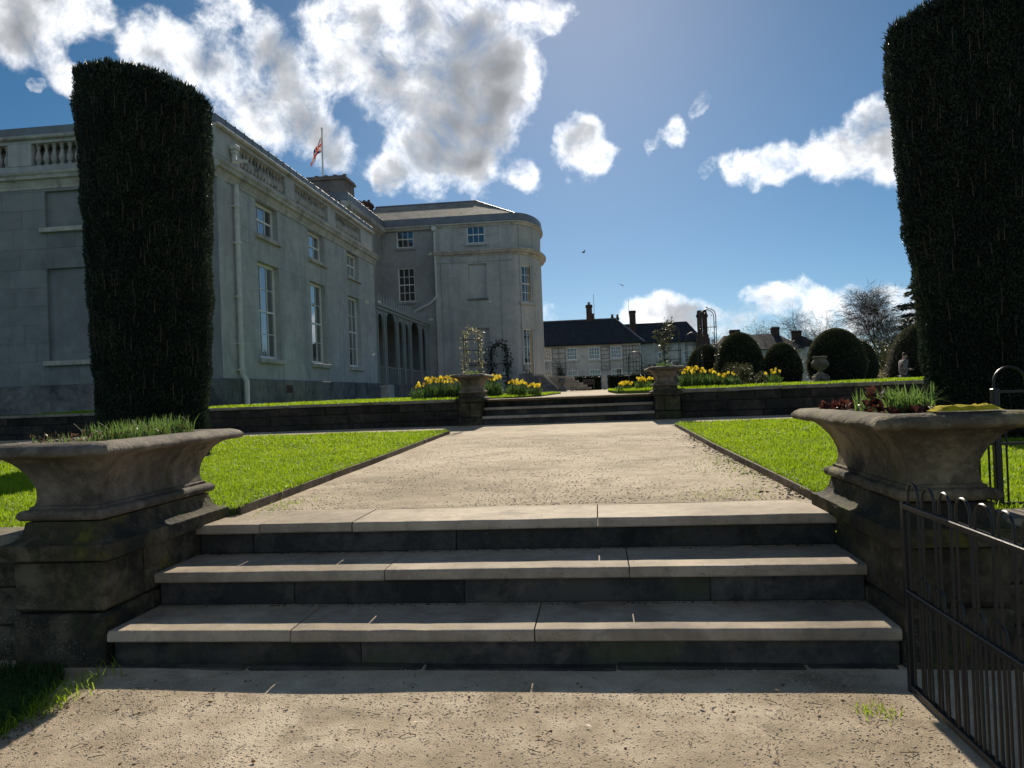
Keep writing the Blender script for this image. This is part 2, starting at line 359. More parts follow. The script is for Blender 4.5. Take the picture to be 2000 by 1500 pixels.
M_MOSS = stone_mat('yellow_moss', (.42, .32, .012), (.66, .53, .02), (.80, .68, .06), 25, .95, 1.0, .02, 160)
M_GRAVEL = stone_mat('gravel', (.35, .28, .19), (.55, .45, .325), (.74, .63, .475), .8, .92, 1.0, .02, 170, stains=[((.24, .19, .135), 2.2, .56, .5, 2.5), ((.20, .16, .115), 60, .60, .45, 6.0)], spots=((.10, .08, .06), 190, .66))
M_PATH = stone_mat('hoggin_path', (.33, .265, .185), (.47, .385, .275), (.60, .505, .375), .7, .9, .9, .014, 130, stains=[((.28, .22, .155), 1.7, .55, .5, 4.5), ((.24, .20, .13), 40, .62, .45, 2.0)], spots=((.14, .11, .08), 140, .67))
M_MUD = stone_mat('damp_mud', (.05, .04, .028), (.10, .08, .056), (.19, .155, .11), 9, .85, 1.0, .02, 40)
M_PEBBLE = stone_mat('pebbles', (.34, .28, .21), (.56, .47, .36), (.74, .65, .52), 55, .8, .2, .002, 200)
M_TURF = stone_mat('turf_soil', (.045, .075, .012), (.07, .115, .018), (.09, .14, .022), 6, .95, .6, .02, 60)
M_GRASS = leaf_mat('grass_blade', (.13, .23, .010), (.22, .34, .014), (.34, .44, .03), trans=.55, tcol=(.45, .65, .015), scale=1.6, rough=.45, broad=.9)
M_SHADEGRASS = leaf_mat('shade_toned_grass_blade', (.02, .055, .012), (.035, .085, .018), (.07, .13, .03), trans=.4, scale=3.0)  # darker copy of the lawn blade, the corner's shade put into its green
M_SHOOT = leaf_mat('bulb_leaf', (.06, .12, .03), (.10, .18, .05), (.17, .24, .07), trans=.42, tcol=(.25, .4, .08), scale=9)
M_DAFLEAF = leaf_mat('daffodil_leaf', (.04, .085, .03), (.07, .13, .045), (.10, .17, .055), trans=.4, tcol=(.2, .34, .06), scale=7)
M_DAFPET = leaf_mat('daffodil_petal', (.70, .52, .02), (.82, .64, .03), (.88, .74, .12), trans=.5, tcol=(.9, .7, .05), scale=12)
M_DAFCUP = leaf_mat('daffodil_trumpet', (.75, .44, .01), (.82, .52, .01), trans=.45, scale=12)
M_WHITEFL = leaf_mat('white_petal', (.62, .60, .55), (.75, .73, .68), trans=.35, scale=12)
M_RED = leaf_mat('red_leaf', (.035, .012, .012), (.07, .02, .018), (.14, .06, .04), trans=.35, scale=14)
M_DRY = leaf_mat('dry_leaf', (.10, .06, .035), (.18, .12, .07), (.30, .22, .14), trans=.25, scale=14)
M_YEW = leaf_mat('yew_needle', (.012, .024, .020), (.024, .042, .032), (.055, .070, .042), trans=.25, scale=2.0, rough=.5, spec=.3, broad=1.1)
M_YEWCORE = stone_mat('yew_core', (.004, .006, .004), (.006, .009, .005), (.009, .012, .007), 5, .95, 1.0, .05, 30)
M_DOME = leaf_mat('clipped_yew_leaf', (.05, .06, .03), (.075, .085, .04), (.14, .13, .06), trans=.3, scale=2.0, rough=.42, spec=.5)
M_TWIG = plain_mat('twig_bark', (.10, .075, .055), .9, var=.35, scale=20)
M_BARK = plain_mat('bark', (.075, .06, .05), .9, var=.35, scale=6)
M_BUSH = leaf_mat('bush_leaf', (.045, .06, .022), (.085, .095, .04), (.15, .13, .07), trans=.35, scale=3.0)
M_CLIMB = leaf_mat('climber_leaf', (.12, .13, .05), (.24, .23, .11), (.42, .38, .24), trans=.45, scale=9.0)
M_IVY = leaf_mat('dark_climber_leaf', (.012, .02, .014), (.022, .034, .022), trans=.2, scale=5.0)
M_CEDAR = leaf_mat('cedar_needle', (.014, .026, .020), (.026, .042, .032), (.04, .058, .042), trans=.2, scale=1.0)
M_IRON = plain_mat('painted_iron', (.010, .013, .015), .42, 0.0, .4, .25, 30, .1)
M_WIRE = plain_mat('plant_frame_wire', (.05, .045, .04), .5, .5, .5, .2, 30)
M_RENDER = stone_mat('grey_render', (.375, .38, .37), (.45, .452, .44), (.52, .52, .505), .45, .9, .25, .006, 40, stains=[((.25, .27, .28), .5, .55, .45, 3.3)], vstreak=(2.2, .5, (.25, .27, .28)), objvar=.05)
M_ASHLAR = stone_mat('slate_ashlar', (.18, .195, .20), (.225, .24, .245), (.27, .28, .28), .5, .85, .25, .006, 45, stains=[((.15, .155, .155), .8, .58, .5, 2.2)], vstreak=(1.6, .45, (.15, .16, .16)), objvar=.10)
M_PLINTH = stone_mat('dark_plinth', (.10, .105, .105), (.17, .17, .165), (.24, .235, .225), .8, .9, .5, .01, 30, stains=[(BLACK, .9, .52, .5, 3.7), ((.30, .29, .27), 1.1, .6, .4, 8.4)], vstreak=(1.5, .5, (.07, .075, .075)))
M_TRIM = stone_mat('stone_trim', (.34, .33, .30), (.46, .44, .40), (.56, .54, .50), 1.1, .85, .4, .008, 40, stains=[((.16, .155, .14), 1.3, .55, .6, 5.0), ((.24, .20, .14), 2.2, .6, .4, 1.4)])
M_BALUST = stone_mat('baluster_stone', (.30, .29, .27), (.42, .405, .375), (.52, .50, .46), 3.0, .85, .4, .008, 40, stains=[((.10, .10, .09), 2.5, .54, .7, 5.0)])
M_RENDER2 = stone_mat('darker_render', (.27, .265, .26), (.33, .325, .32), (.39, .38, .37), .45, .9, .25, .006, 40, vstreak=(1.2, .45, (.19, .185, .175)))  # darker, slightly warmer grey than grey_render
M_LEAD = plain_mat('lead_sheet', (.16, .18, .21), .5, .0, .5, .2, 2.0, .1)
M_SLATE = None
M_WFRAME = plain_mat('white_window_paint', (.78, .78, .74), .5, 0, .4, .08, 10)
M_SHUTTER = plain_mat('pale_shutter', (.30, .31, .30), .6, 0, .3, .1, 4)
M_PIPE = plain_mat('grey_painted_pipe', (.58, .59, .56), .5, 0, .4, .15, 6)
M_DARKROOM = plain_mat('dark_room', (.012, .013, .015), .9)
M_VERANDA = plain_mat('grey_green_iron_paint', (.27, .30, .30), .55, 0, .4, .12, 3)
M_BRICK = stone_mat('old_brick', (.045, .03, .026), (.08, .05, .042), (.13, .085, .07), 6, .9, .5, .01, 40, stains=[(BLACK, 2.0, .58, .6, 3.0)])
M_PINK = stone_mat('pinkish_render', (.17, .145, .135), (.22, .185, .17), (.27, .225, .205), 1.5, .9, .3, .006, 30)
M_POT = plain_mat('clay_pot', (.14, .08, .055), .85, var=.3)
M_HOUSEW = stone_mat('limewash', (.44, .445, .43), (.55, .55, .525), (.62, .615, .59), .5, .9, .3, .006, 20, stains=[((.26, .26, .245), .6, .52, .6, 4.0), ((.20, .19, .17), .9, .6, .5, 9.0)])
M_HEDGE = leaf_mat('hedge_leaf', (.010, .016, .008), (.018, .026, .012), trans=.15, scale=3.0)

def glass_mat():
    m, t, out = new_mat('window_glass')
    fr = t.n.new('ShaderNodeFresnel'); fr.inputs[0].default_value = 1.52
    gl = t.n.new('ShaderNodeBsdfGlossy'); gl.inputs['Roughness'].default_value = .015
    P = position(t); b = t.n.new('ShaderNodeBump'); b.inputs['Strength'].default_value = .05; b.inputs['Distance'].default_value = .02
    t.l.new(t.noise(P, 2.2, 2, .5), b.inputs['Height']); t.l.new(b.outputs[0], gl.inputs['Normal'])
    tr = t.n.new('ShaderNodeBsdfTransparent'); tr.inputs[0].default_value = (.82, .86, .86, 1)
    mx = t.n.new('ShaderNodeMixShader'); t.l.new(t.math('MULTIPLY_ADD', fr.outputs[0], 2.3, .05, clamp=True), mx.inputs[0])
    t.l.new(tr.outputs[0], mx.inputs[1]); t.l.new(gl.outputs[0], mx.inputs[2]); t.l.new(mx.outputs[0], out.inputs[0]); return m
M_GLASS = glass_mat()

def slate_mat(name, cols, w, h, axis):
    """slates in courses; brick pattern gives joint relief and per-slate tone"""
    m, t, out = new_mat(name); p = principled(t, out); P = position(t)
    sep = t.n.new('ShaderNodeSeparateXYZ'); t.l.new(P, sep.inputs[0]); cmb = t.n.new('ShaderNodeCombineXYZ')
    t.l.new(sep.outputs[axis], cmb.inputs[0]); t.l.new(sep.outputs[2], cmb.inputs[1])
    br = t.n.new('ShaderNodeTexBrick'); t.l.new(cmb.outputs[0], br.inputs['Vector'])
    br.inputs['Color1'].default_value = (.25, .25, .25, 1); br.inputs['Color2'].default_value = (.75, .75, .75, 1); br.inputs['Mortar'].default_value = (0, 0, 0, 1)
    br.inputs['Scale'].default_value = 1; br.inputs['Mortar Size'].default_value = .02; br.inputs['Brick Width'].default_value = w; br.inputs['Row Height'].default_value = h
    n = t.noise(P, 1.3, 5, .65); f = t.math('ADD', t.math('MULTIPLY', br.outputs[0], .45), t.math('MULTIPLY', n, .55))
    t.l.new(t.ramp(f, cols), p.inputs['Base Color']); p.inputs['Roughness'].default_value = .75; p.inputs['Specular IOR Level'].default_value = .3
    bump(t, p, t.math('ADD', br.outputs[0], t.math('MULTIPLY', t.noise(P, 12, 4, .6), .5)), 1.0, .04); return m
M_SLATE = slate_mat('lichened_slates', [(.12, (.12, .11, .09)), (.35, (.27, .24, .19)), (.55, (.42, .38, .30)), (.75, (.56, .51, .41))], .30, .12, 0)
M_SLATE2 = slate_mat('blue_black_slates', [(.1, (.016, .018, .021)), (.5, (.032, .034, .039)), (.8, (.06, .06, .064))], .40, .20, 0)
# ------------------------------------------------------------------ ground, paths, lawns
XL, XR = -2.70, 1.44                 # inner faces of the step piers
def zp(y): return .645 + .0085 * (y - 5.47)      # upper path rises gently towards the far steps

def sheet(x0, x1, y0, y1, zf, nx, ny, amp=0.0, fs=1.0, seed=0.0):
    mb = MB(); vs = []; fs_ = []
    for j in range(ny + 1):
        for i in range(nx + 1):
            x = x0 + (x1 - x0) * i / nx; y = y0 + (y1 - y0) * j / ny
            vs.append((x, y, zf(x, y) + (amp * fnoise((x, y, 0), fs, seed) if amp else 0)))
    for j in range(ny):
        for i in range(nx):
            a = j * (nx + 1) + i; fs_.append((a, a + 1, a + nx + 2, a + nx + 1))
    return mb.add(vs, fs_)

structure('ground', sheet(-2500, 2500, -600, 4000, lambda x, y: -.35, 4, 4), M_TURF)
lg = sheet(-12, 12, -6, 4.2, lambda x, y: .03 + (.02 * max(0, (y - 3.3)) if y > 3.3 else 0), 130, 60, .012, 1.4, 2.0)
structure('gravel_forecourt', lg, M_GRAVEL, 40, False)
structure('far_ground', sheet(-900, 900, 17.0, 1800, lambda x, y: .62, 6, 6), M_TURF)
up = sheet(-34, 34, 5.455, 17.75, lambda x, y: zp(y), 150, 60, .006, 1.2, 5.0)
up.box(-34, -3.26, 4.2, 5.46, .45, .60).box(1.97, 34, 4.2, 5.46, .45, .60)
structure('hoggin_path', up, M_PATH, 40, False)

def lawn_slab(name, poly, ztop, thick=.09):
    """polygon slab; ztop may be a function"""
    f = ztop if callable(ztop) else (lambda x, y: ztop)
    mb = MB(); n = len(poly)
    vs = [(x, y, f(x, y)) for x, y in poly] + [(x, y, f(x, y) - thick) for x, y in poly]
    mb.add(vs, [tuple(range(n))] + [(i, i + n, (i + 1) % n + n, (i + 1) % n) for i in range(n)]); return structure(name, mb, M_TURF)
zl = lambda x, y: zp(y) + .05
LAWN_L = [(-30, 4.35), (-3.30, 4.35), (-3.30, 5.30), (-2.62, 5.30), (-2.70, 9.5), (-2.84, 14.55), (-3.1, 14.75), (-30, 15.6)]
LAWN_R = [(30, 4.35), (2.02, 4.35), (2.02, 5.30), (1.47, 5.30), (1.44, 9.5), (1.47, 14.6), (1.75, 14.85), (30, 15.4)]
lawn_slab('lawn_left', LAWN_L, zl); lawn_slab('lawn_right', LAWN_R[::-1], zl)
lawn_slab('lawn_forecourt', [(-11, -5), (-11, 3.88), (-2.92, 3.88), (-2.80, 3.72), (-2.66, 3.2), (-2.62, 2.4), (-2.8, -5)], lambda x, y: .055, .06)

# raised terrace
ZT_L, ZT_R = 1.362, 1.405
tb = sheet(-60, 12, 17.70, 66, lambda x, y: 1.325 + max(0, y - 20) * .0042, 40, 40)
structure('terrace_gravel', tb, M_PATH, None, False)
zt = lambda x, y: (ZT_L if x < 0 else ZT_R) + max(0, y - 20) * .0045
TL = [(-60, 17.72), (-3.2, 17.72), (-2.68, 18.75), (-2.35, 19.2), (-1.55, 21.5), (-1.35, 30), (-2.2, 43), (-60, 43)]
TR = [(12, 17.72), (1.92, 17.72), (1.36, 18.75), (1.1, 19.2), (.55, 21.5), (.45, 29), (12, 29)]
lawn_slab('terrace_lawn_left', TL, zt, .06); lawn_slab('terrace_lawn_right', TR[::-1], zt, .07)
skirt = MB().box(-60, -2.66, 17.95, 17.98, .5, 1.31).box(1.36, 12, 17.95, 17.98, .5, 1.31).box(-2.66, 1.36, 18.56, 18.59, .5, 1.31).box(11.9, 12.0, 17.72, 66, .5, 1.30)
structure('terrace_bank', skirt, M_SOIL)

# grass, built as blades
def in_poly(x, y, poly):
    ins = np.zeros(len(x), bool); n = len(poly); j = n - 1
    for i in range(n):
        xi, yi = poly[i]; xj, yj = poly[j]
        c = ((yi > y) != (yj > y)) & (x < (xj - xi) * (y - yi) / (yj - yi + 1e-12) + xi); ins ^= c; j = i
    return ins
def grass(name, poly, zf, zones, label, excl=(), mat=None):
    V = []; F = []; off = 0
    for (x0, x1, y0, y1, dens, h0, h1, w) in zones:
        n = int((x1 - x0) * (y1 - y0) * dens); x = rng.uniform(x0, x1, n); y = rng.uniform(y0, y1, n)
        k = in_poly(x, y, poly)
        for (cx, cy, rr) in excl: k &= ((x - cx) ** 2 + (y - cy) ** 2) > rr * rr
        x = x[k]; y = y[k]
        if not len(x): continue
        z = np.array([zf(a, b) for a, b in zip(x, y)]) - .004
        h = rng.uniform(h0, h1, len(x)) * (1 + .35 * np.sin(x * 3.1 + np.sin(y * 2.3)) * np.cos(y * 2.7 + x))
        v, f = blades(np.stack([x, y, z], 1), h, w * rng.uniform(.7, 1.3, len(x)), rng.uniform(.15, 1.0, len(x)))
        V.append(v); F.append(f + off); off += len(v)
    me, org = np_mesh(name, np.concatenate(V), np.concatenate(F), mat or M_GRASS)
    return tag(link(name, me, None, org), label, 'grass', kind='stuff')
grass('grass_left', LAWN_L, zl, [(-6.2, -2.60, 5.3, 7.6, 5200, .022, .05, .006), (-7.6, -2.6, 7.6, 10.5, 2600, .022, .05, .008), (-9.5, -2.7, 10.5, 15.6, 1100, .025, .055, .013), (-7.5, -3.3, 4.35, 5.3, 3800, .022, .05, .006), (-15, -7.5, 4.35, 10.5, 420, .03, .06, .022), (-18, -9.5, 10.5, 15.6, 300, .03, .06, .026), (-7.6, -6.2, 5.3, 7.6, 2600, .022, .05, .008)], 'bright sunlit grass on the left lawn', [(-6.15, 10, .8)])
grass('grass_right', LAWN_R, zl, [(1.44, 4.0, 5.3, 7.6, 5200, .022, .05, .006), (1.44, 6.0, 7.6, 10.5, 2600, .022, .05, .008), (1.44, 8.0, 10.5, 15.4, 1100, .025, .055, .013), (2.0, 4.5, 4.35, 5.3, 5200, .03, .07, .006), (4.0, 8.0, 4.35, 7.6, 1200, .025, .055, .012), (6.0, 14, 7.6, 10.5, 420, .03, .06, .022), (8.0, 16, 10.5, 15.4, 300, .03, .06, .026)], 'bright sunlit grass on the right lawn', [(4.9, 10, .9)])
grass('grass_terrace_left', TL, zt, [(-14, -1.3, 17.75, 21.5, 900, .03, .07, .014), (-10.5, -1.3, 21.5, 30, 260, .03, .07, .03)], 'sunlit grass on the terrace in front of the house')
grass('grass_terrace_right', TR, zt, [(.4, 12, 17.75, 21.5, 900, .03, .075, .014), (.4, 12, 21.5, 29, 260, .03, .07, .03)], 'sunlit grass on the terrace below the clipped domes')
grass('grass_forecourt', [(-11, -5), (-11, 3.88), (-2.92, 3.88), (-2.80, 3.72), (-2.66, 3.2), (-2.62, 2.4), (-2.8, -5)], lambda x, y: .055, [(-3.9, -2.62, 2.5, 3.88, 6500, .03, .08, .005)], 'shaded grass in the lower left corner', (), M_SHADEGRASS)

def edge_fringe(name, a, b, n, label):
    f = rng.random(n); x = a[0] + (b[0] - a[0]) * f + rng.normal(size=n) * .012; y = a[1] + (b[1] - a[1]) * f; k = (np.sin(y * 5.1) + np.sin(y * 12.7 + 1) + np.sin(y * 29)) / 3 * .5 + .6
    v, q = blades(np.stack([x, y, zp(y) + .045], 1), rng.uniform(.03, .075, n) * k, .006, rng.uniform(.4, 1.3, n)); me, org = np_mesh(name, v, q, M_GRASS); return tag(link(name, me, None, org), label, 'grass', kind='stuff')
edge_fringe('edge_grass', (-2.615, 5.32), (-2.83, 14.5), 5200, 'ragged grass fringe overhanging the left lawn edging')
edge_fringe('edge_grass', (1.465, 5.32), (1.46, 14.55), 5200, 'ragged grass fringe overhanging the right lawn edging')
# lawn edging boards
def edging(name, pts, label, w=.022):
    e = thing(name, label, 'edging', (pts[0][0], pts[0][1], zp(pts[0][1])))
    for (a, b) in zip(pts[:-1], pts[1:]):
        d = Vector((b[0] - a[0], b[1] - a[1], 0)); L = d.length; d.normalize(); nrm = Vector((d.y, -d.x, 0)); k = max(1, round(L / 2.4))
        for i in range(k):
            p = Vector((a[0], a[1], 0)) + d * (L * i / k); q = Vector((a[0], a[1], 0)) + d * (L * (i + 1) / k - .008)
            mb = MB(); vs = []
            for (r, s) in ((p, -1), (p, 1), (q, 1), (q, -1)):
                for zz in (-.06, .062): vs.append((r.x + nrm.x * w * .5 * s + rnd.uniform(-.004, .004), r.y + nrm.y * w * .5 * s, zp(r.y) + zz))
            mb.add(vs, [(0, 1, 3, 2), (2, 3, 5, 4), (4, 5, 7, 6), (6, 7, 1, 0), (1, 7, 5, 3), (0, 2, 4, 6)]); obj('board', mb, M_EDGE, e)
M_EDGE = stone_mat('edging_board', (.07, .055, .04), (.12, .095, .07), (.18, .15, .115), 5, .85, .5, .006, 40)
edging('lawn_edging', [(-2.595, 5.32), (-2.675, 9.5), (-2.815, 14.5)], 'dark timber edging along the left lawn beside the path')
edging('lawn_edging', [(1.445, 5.32), (1.415, 9.5), (1.445, 14.55)], 'dark timber edging along the right lawn beside the path')

# loose pebbles, twigs and fallen leaves on the gravel
def pebbles(name, x, y, zf, s0, s1, label, mat):
    n = len(x); base = np.array([(1, 0, 0), (0, 1, 0), (-1, 0, 0), (0, -1, 0), (0, 0, .8), (0, 0, -.4)], float)
    fac = np.array([(0, 1, 4), (1, 2, 4), (2, 3, 4), (3, 0, 4), (1, 0, 5), (2, 1, 5), (3, 2, 5), (0, 3, 5)])
    s = (s0 + (s1 - s0) * rng.random(n) ** 5)[:, None, None]; a = rng.uniform(0, 6.28, n); c, si = np.cos(a), np.sin(a)
    B = base[None] * (rng.uniform(.6, 1.3, (n, 1, 3)) * np.array([[[1.2, .8, .65]]])) * s
    X = B[..., 0] * c[:, None] - B[..., 1] * si[:, None] + x[:, None]; Y = B[..., 0] * si[:, None] + B[..., 1] * c[:, None] + y[:, None]
    z = np.array([zf(p, q) for p, q in zip(x, y)])
    V = np.stack([X, Y, B[..., 2] + z[:, None] + s[:, 0] * .15], 2).reshape(-1, 3)
    F = (np.arange(n)[:, None, None] * 6 + fac[None]).reshape(-1, 3)
    me, org = np_mesh(name, V, F, mat, k=3); return tag(link(name, me, None, org), label, 'gravel', kind='stuff')
gz = lambda x, y: .03 + (.02 * max(0, (y - 3.3)) if y > 3.3 else 0) + .012 * fnoise((x, y, 0), 1.4, 2.0)
n = 60000; px = rng.uniform(-2.7, 1.7, n); py = rng.uniform(2.4, 3.92, n)
pebbles('loose_gravel', px, py, gz, .0012, .0065, 'loose pebbles on the sunlit forecourt', M_PEBBLE)
n = 30000; px = rng.uniform(-2.55, 1.4, n); py = 5.5 + 7.5 * rng.random(n) ** 1.6
pebbles('path_grit', px, py, lambda x, y: zp(y), .002, .010, 'grit on the path between the lawns', M_PEBBLE)
n = 1500; px = 1.42 - np.abs(rng.normal(size=n)) * (.06 + .09 * rng.random(n)); py = rng.uniform(5.5, 12.5, n)
pebbles('path_mud_crumbs', px, py, lambda x, y: zp(y), .004, .018, 'dark crumbs of mud along the right path edge', M_MUD)

def litter(name, pts, size, mat, label, zf):
    n = len(pts); P = np.array([(x, y, zf(x, y) + .008) for x, y in pts]); d = np.stack([rng.normal(size=n), rng.normal(size=n), np.abs(rng.normal(size=n)) * .25], 1)
    V, F = leaf_quads(P, d, size * rng.uniform(.6, 1.5, n), size * rng.uniform(.3, .7, n), .12); me, org = np_mesh(name, V, F, mat); return tag(link(name, me, None, org), label, 'leaf litter', kind='stuff')
litter('fallen_leaves', np.stack([rng.uniform(-2.6, 1.3, 170), rng.uniform(2.4, 3.85, 170)], 1), .022, M_DRY, 'scattered dry leaves on the forecourt gravel', gz)
litter('fallen_leaves', np.concatenate([np.stack([-2.60 + rng.normal(size=260) * .07, rng.uniform(2.5, 3.5, 260)], 1)]), .02, M_DRY, 'dry leaves gathered along the forecourt grass edge', gz)
tw = MB()
for _ in range(60):
    x, y = rnd.uniform(-2.5, 1.25), rnd.uniform(2.45, 3.8); a = rnd.uniform(0, 6.28); L = rnd.uniform(.02, .07); z = gz(x, y) + .004
    tw.tube([(x, y, z), (x + L * .5 * math.cos(a), y + L * .5 * math.sin(a), z + .006), (x + L * math.cos(a + .4), y + L * math.sin(a + .4), z)], .0016, 4)
tag(obj('fallen_twigs', tw, M_TWIG), 'small dark twigs strewn over the forecourt gravel', 'twigs', kind='stuff')

# mud patches and corner dirt
def mud(label, cx, cy, rx, ry, zf, seed):
    n = 90; vs = [(cx, cy, zf(cx, cy) + .009)]
    for k in range(n):
        a = 2 * math.pi * k / n; q = .8 + .5 * fnoise((math.cos(a), math.sin(a), 0), 1.6, seed) + .5 * fnoise((math.cos(a), math.sin(a), 0), 6, seed) + .35 * fnoise((math.cos(a), math.sin(a), 0), 16, seed); x, y = cx + rx * q * math.cos(a), cy + ry * q * math.sin(a); vs.append((x, y, zf(x, y) + .0065))
    o = obj('mud_patch', MB().add(vs, [(0, 1 + k, 1 + (k + 1) % n) for k in range(n)]), M_MUD, None, 180, False); return tag(o, label, 'mud', kind='stuff')
for (nm, yy, zz) in (('step_dirt', 4.425, .236), ('step_dirt', 4.92, .446)):
    n = 900; px = rng.uniform(XL + .02, XR - .02, n); py = yy - np.abs(rng.normal(size=n)) * .018
    pebbles(nm, px, py, lambda x, y, zz=zz: zz, .002, .010, 'dark dirt gathered at the back of the ' + ('lowest' if zz < .3 else 'middle') + ' tread', M_MUD)
n = 260; px = rng.uniform(XL + .05, XR - .05, n); py = rng.choice([3.95, 4.42, 4.93], n); hz = np.where(py < 4, .237, np.where(py < 4.6, .447, .647)); py = py + rng.uniform(0, .4, n) * np.where(py > 4.8, 1.2, .9)
_zz = {round(float(a), 6): float(b) for a, b in zip(px, hz)}
pebbles('step_grit', px, py, lambda x, y: _zz[round(float(x), 6)], .0015, .006, 'bits of grit on the step treads', M_PEBBLE)

# weeds along the path edges
def weeds(name, cx, cy, sx, sy, n, zf, label, h=.05):
    x = cx + rng.normal(size=n) * sx; y = cy + rng.normal(size=n) * sy
    v, f = blades(np.stack([x, y, np.array([zf(a, b) for a, b in zip(x, y)])], 1), rng.uniform(.4, 1, n) * h, .005, rng.uniform(.3, 1.1, n))
    me, org = np_mesh(name, v, f, M_GRASS); return tag(link(name, me, None, org), label, 'weeds', kind='stuff')
weeds('weeds', -2.66, 3.45, .05, .2, 260, gz, 'grass tufts spilling over the forecourt edge on the left', .09)
weeds('weeds', 1.14, 3.42, .05, .05, 60, gz, 'small grass tuft on the gravel near the railing', .04)
weeds('weeds', -2.45, 5.75, .12, .3, 240, lambda x, y: zp(y), 'thin grass growing on the path by the left lawn', .02)
weeds('weeds', .95, 5.8, .25, .2, 300, lambda x, y: zp(y), 'thin moss and grass on the path near the top step', .014)
weeds('weeds', 1.25, 7.5, .12, .9, 420, lambda x, y: zp(y), 'sparse grass along the muddy right path edge', .022)

# ------------------------------------------------------------------ steps
def slab(mb, x0, x1, y0, y1, z0, z1, r=.022):
    """tread slab with a rounded nosing at the front (y0)"""
    prof = []
    for k in range(7):
        a = math.pi / 2 * k / 6; prof.append((y0 + r - r * math.sin(a) if False else y0 + r * (1 - math.sin(a)), z1 - r * (1 - math.cos(a))))
    prof = [(y0 + r * (1 - math.sin(math.pi / 2 * k / 6)), z1 - r * (1 - math.cos(math.pi / 2 * k / 6))) for k in range(7)]
    prof = [(y1, z1 - .003), (y1 - .004, z1)] + prof + [(y0, z0 + .008), (y0 + .008, z0), (y1, z0)]
    m = len(prof); xs = np.linspace(x0, x1, max(2, int((x1 - x0) / .12))); vs = []; fs = []
    for i, x in enumerate(xs):
        for j, (y, z) in enumerate(prof):
            e = .0
            if 2 <= j <= 9: e = .0035 * fnoise((x, y * 3, z), 5.0, 3.0) + (.002 * rnd.uniform(-1, 1))
            vs.append((x, y + e, z + e * .6))
    for i in range(len(xs) - 1):
        for j in range(m): a = i * m + j; b = i * m + (j + 1) % m; fs.append((a, b, b + m, a + m))
    fs += [tuple(range(m))[::-1], tuple((len(xs) - 1) * m + k for k in range(m))]
    mb.add(vs, fs); return mb

front = thing('garden_steps', 'three wide sandstone steps rising from the sunlit forecourt to the path', 'steps', (-.63, 3.9, .03))
def flight(root, x0, x1, steps, zbase, slab_cuts, riser_cuts, depth_last, gap=.007):
    for k, (y, z) in enumerate(steps):
        back = steps[k + 1][0] + .06 if k + 1 < len(steps) else y + depth_last
        cuts = [x0] + slab_cuts[k] + [x1]
        for a, b in zip(cuts[:-1], cuts[1:]):
            dz = rnd.uniform(-.003, .002); obj('tread_slab', slab(MB(), a + gap / 2, b - gap / 2, y + rnd.uniform(-.004, .004), back, z - .062 + dz, z + dz), M_TREAD, root, 35)
        zlo = steps[k - 1][1] + .001 if k else zbase
        cuts = [x0] + riser_cuts[k] + [x1]
        for a, b in zip(cuts[:-1], cuts[1:]):
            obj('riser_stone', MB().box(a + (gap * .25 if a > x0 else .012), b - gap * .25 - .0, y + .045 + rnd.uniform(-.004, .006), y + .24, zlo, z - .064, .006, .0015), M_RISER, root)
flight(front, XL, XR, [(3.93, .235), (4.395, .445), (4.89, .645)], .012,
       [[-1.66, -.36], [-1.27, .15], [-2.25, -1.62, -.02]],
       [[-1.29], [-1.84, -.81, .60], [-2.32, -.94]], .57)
for a, b in ((-2.75, -1.9), (-1.89, -.95), (-.94, .05), (.06, .98), (.99, 1.42)):
    obj('footing_stone', MB().box(a, b, 3.90 + rnd.uniform(-.012, .008), 4.0, -.03, .052 + rnd.uniform(-.006, .004), .012, .004), M_RISER, front)
obj('filling', MB().box(XL + .02, XR - .02, 4.2, 5.4, -.1, .16).box(XL + .02, XR - .02, 4.62, 5.4, .16, .37).box(XL + .02, XR - .02, 5.1, 5.44, .37, .57), M_RISER, front)

far = thing('garden_steps', 'three distant stone steps climbing from the path to the terrace', 'steps', (-.66, 17.4, .74))
flight(far, -2.61, 1.30, [(17.42, .945), (17.80, 1.140), (18.19, 1.335)], .70, [[-1.3, .1], [-.9, .4], [-1.6, -.2]], [[-1.0, .2], [-1.5, .5], [-.4]], .42, .01)
obj('filling', MB().box(-2.6, 1.29, 17.7, 18.6, .5, .87).box(-2.6, 1.29, 18.1, 18.6, .87, 1.06), M_RISER, far)

# ------------------------------------------------------------------ planters on piers
def rect_loft(mb, x0, x1, y0, y1, prof, amp=.003, seed=0.0, ns=14, closed_bottom=True, rough_top=0.0, skip=0):
    """loft around a rectangle; prof = [(offset outwards, z)]"""
    vs = []; fs = []; W = x1 - x0; Dp = y1 - y0; mx = max(2, int(ns * W / (W + Dp) * 2)); my = max(2, int(ns * Dp / (W + Dp) * 2))
    per = 2 * (mx + my)
    for (d, z) in prof:
        a0, a1, b0, b1 = x0 - d, x1 + d, y0 - d, y1 + d
        pts = [(a0 + (a1 - a0) * i / mx, b0) for i in range(mx)] + [(a1, b0 + (b1 - b0) * i / my) for i in range(my)] + [(a1 - (a1 - a0) * i / mx, b1) for i in range(mx)] + [(a0, b1 - (b1 - b0) * i / my) for i in range(my)]
        for (x, y) in pts:
            k = amp * fnoise((x, y, z), 9, seed) + amp * .7 * fnoise((x, y, z), 28, seed + 3); k2 = rough_top * fnoise((x, y, z * .3), 6, seed + 9)
            vs.append((x + k, y + k, z + k * .5 + k2 * (1 if d > .08 else .2)))
    for i in range(len(prof) - 1):
        for k in range(per): a = i * per + k; b = i * per + (k + 1) % per; fs.append((a, b, b + per, a + per))
    fs.append(tuple(range(per))[::-1]); fs.append(tuple((len(prof) - 1) * per + k for k in range(per)))
    return mb.add(vs, fs)

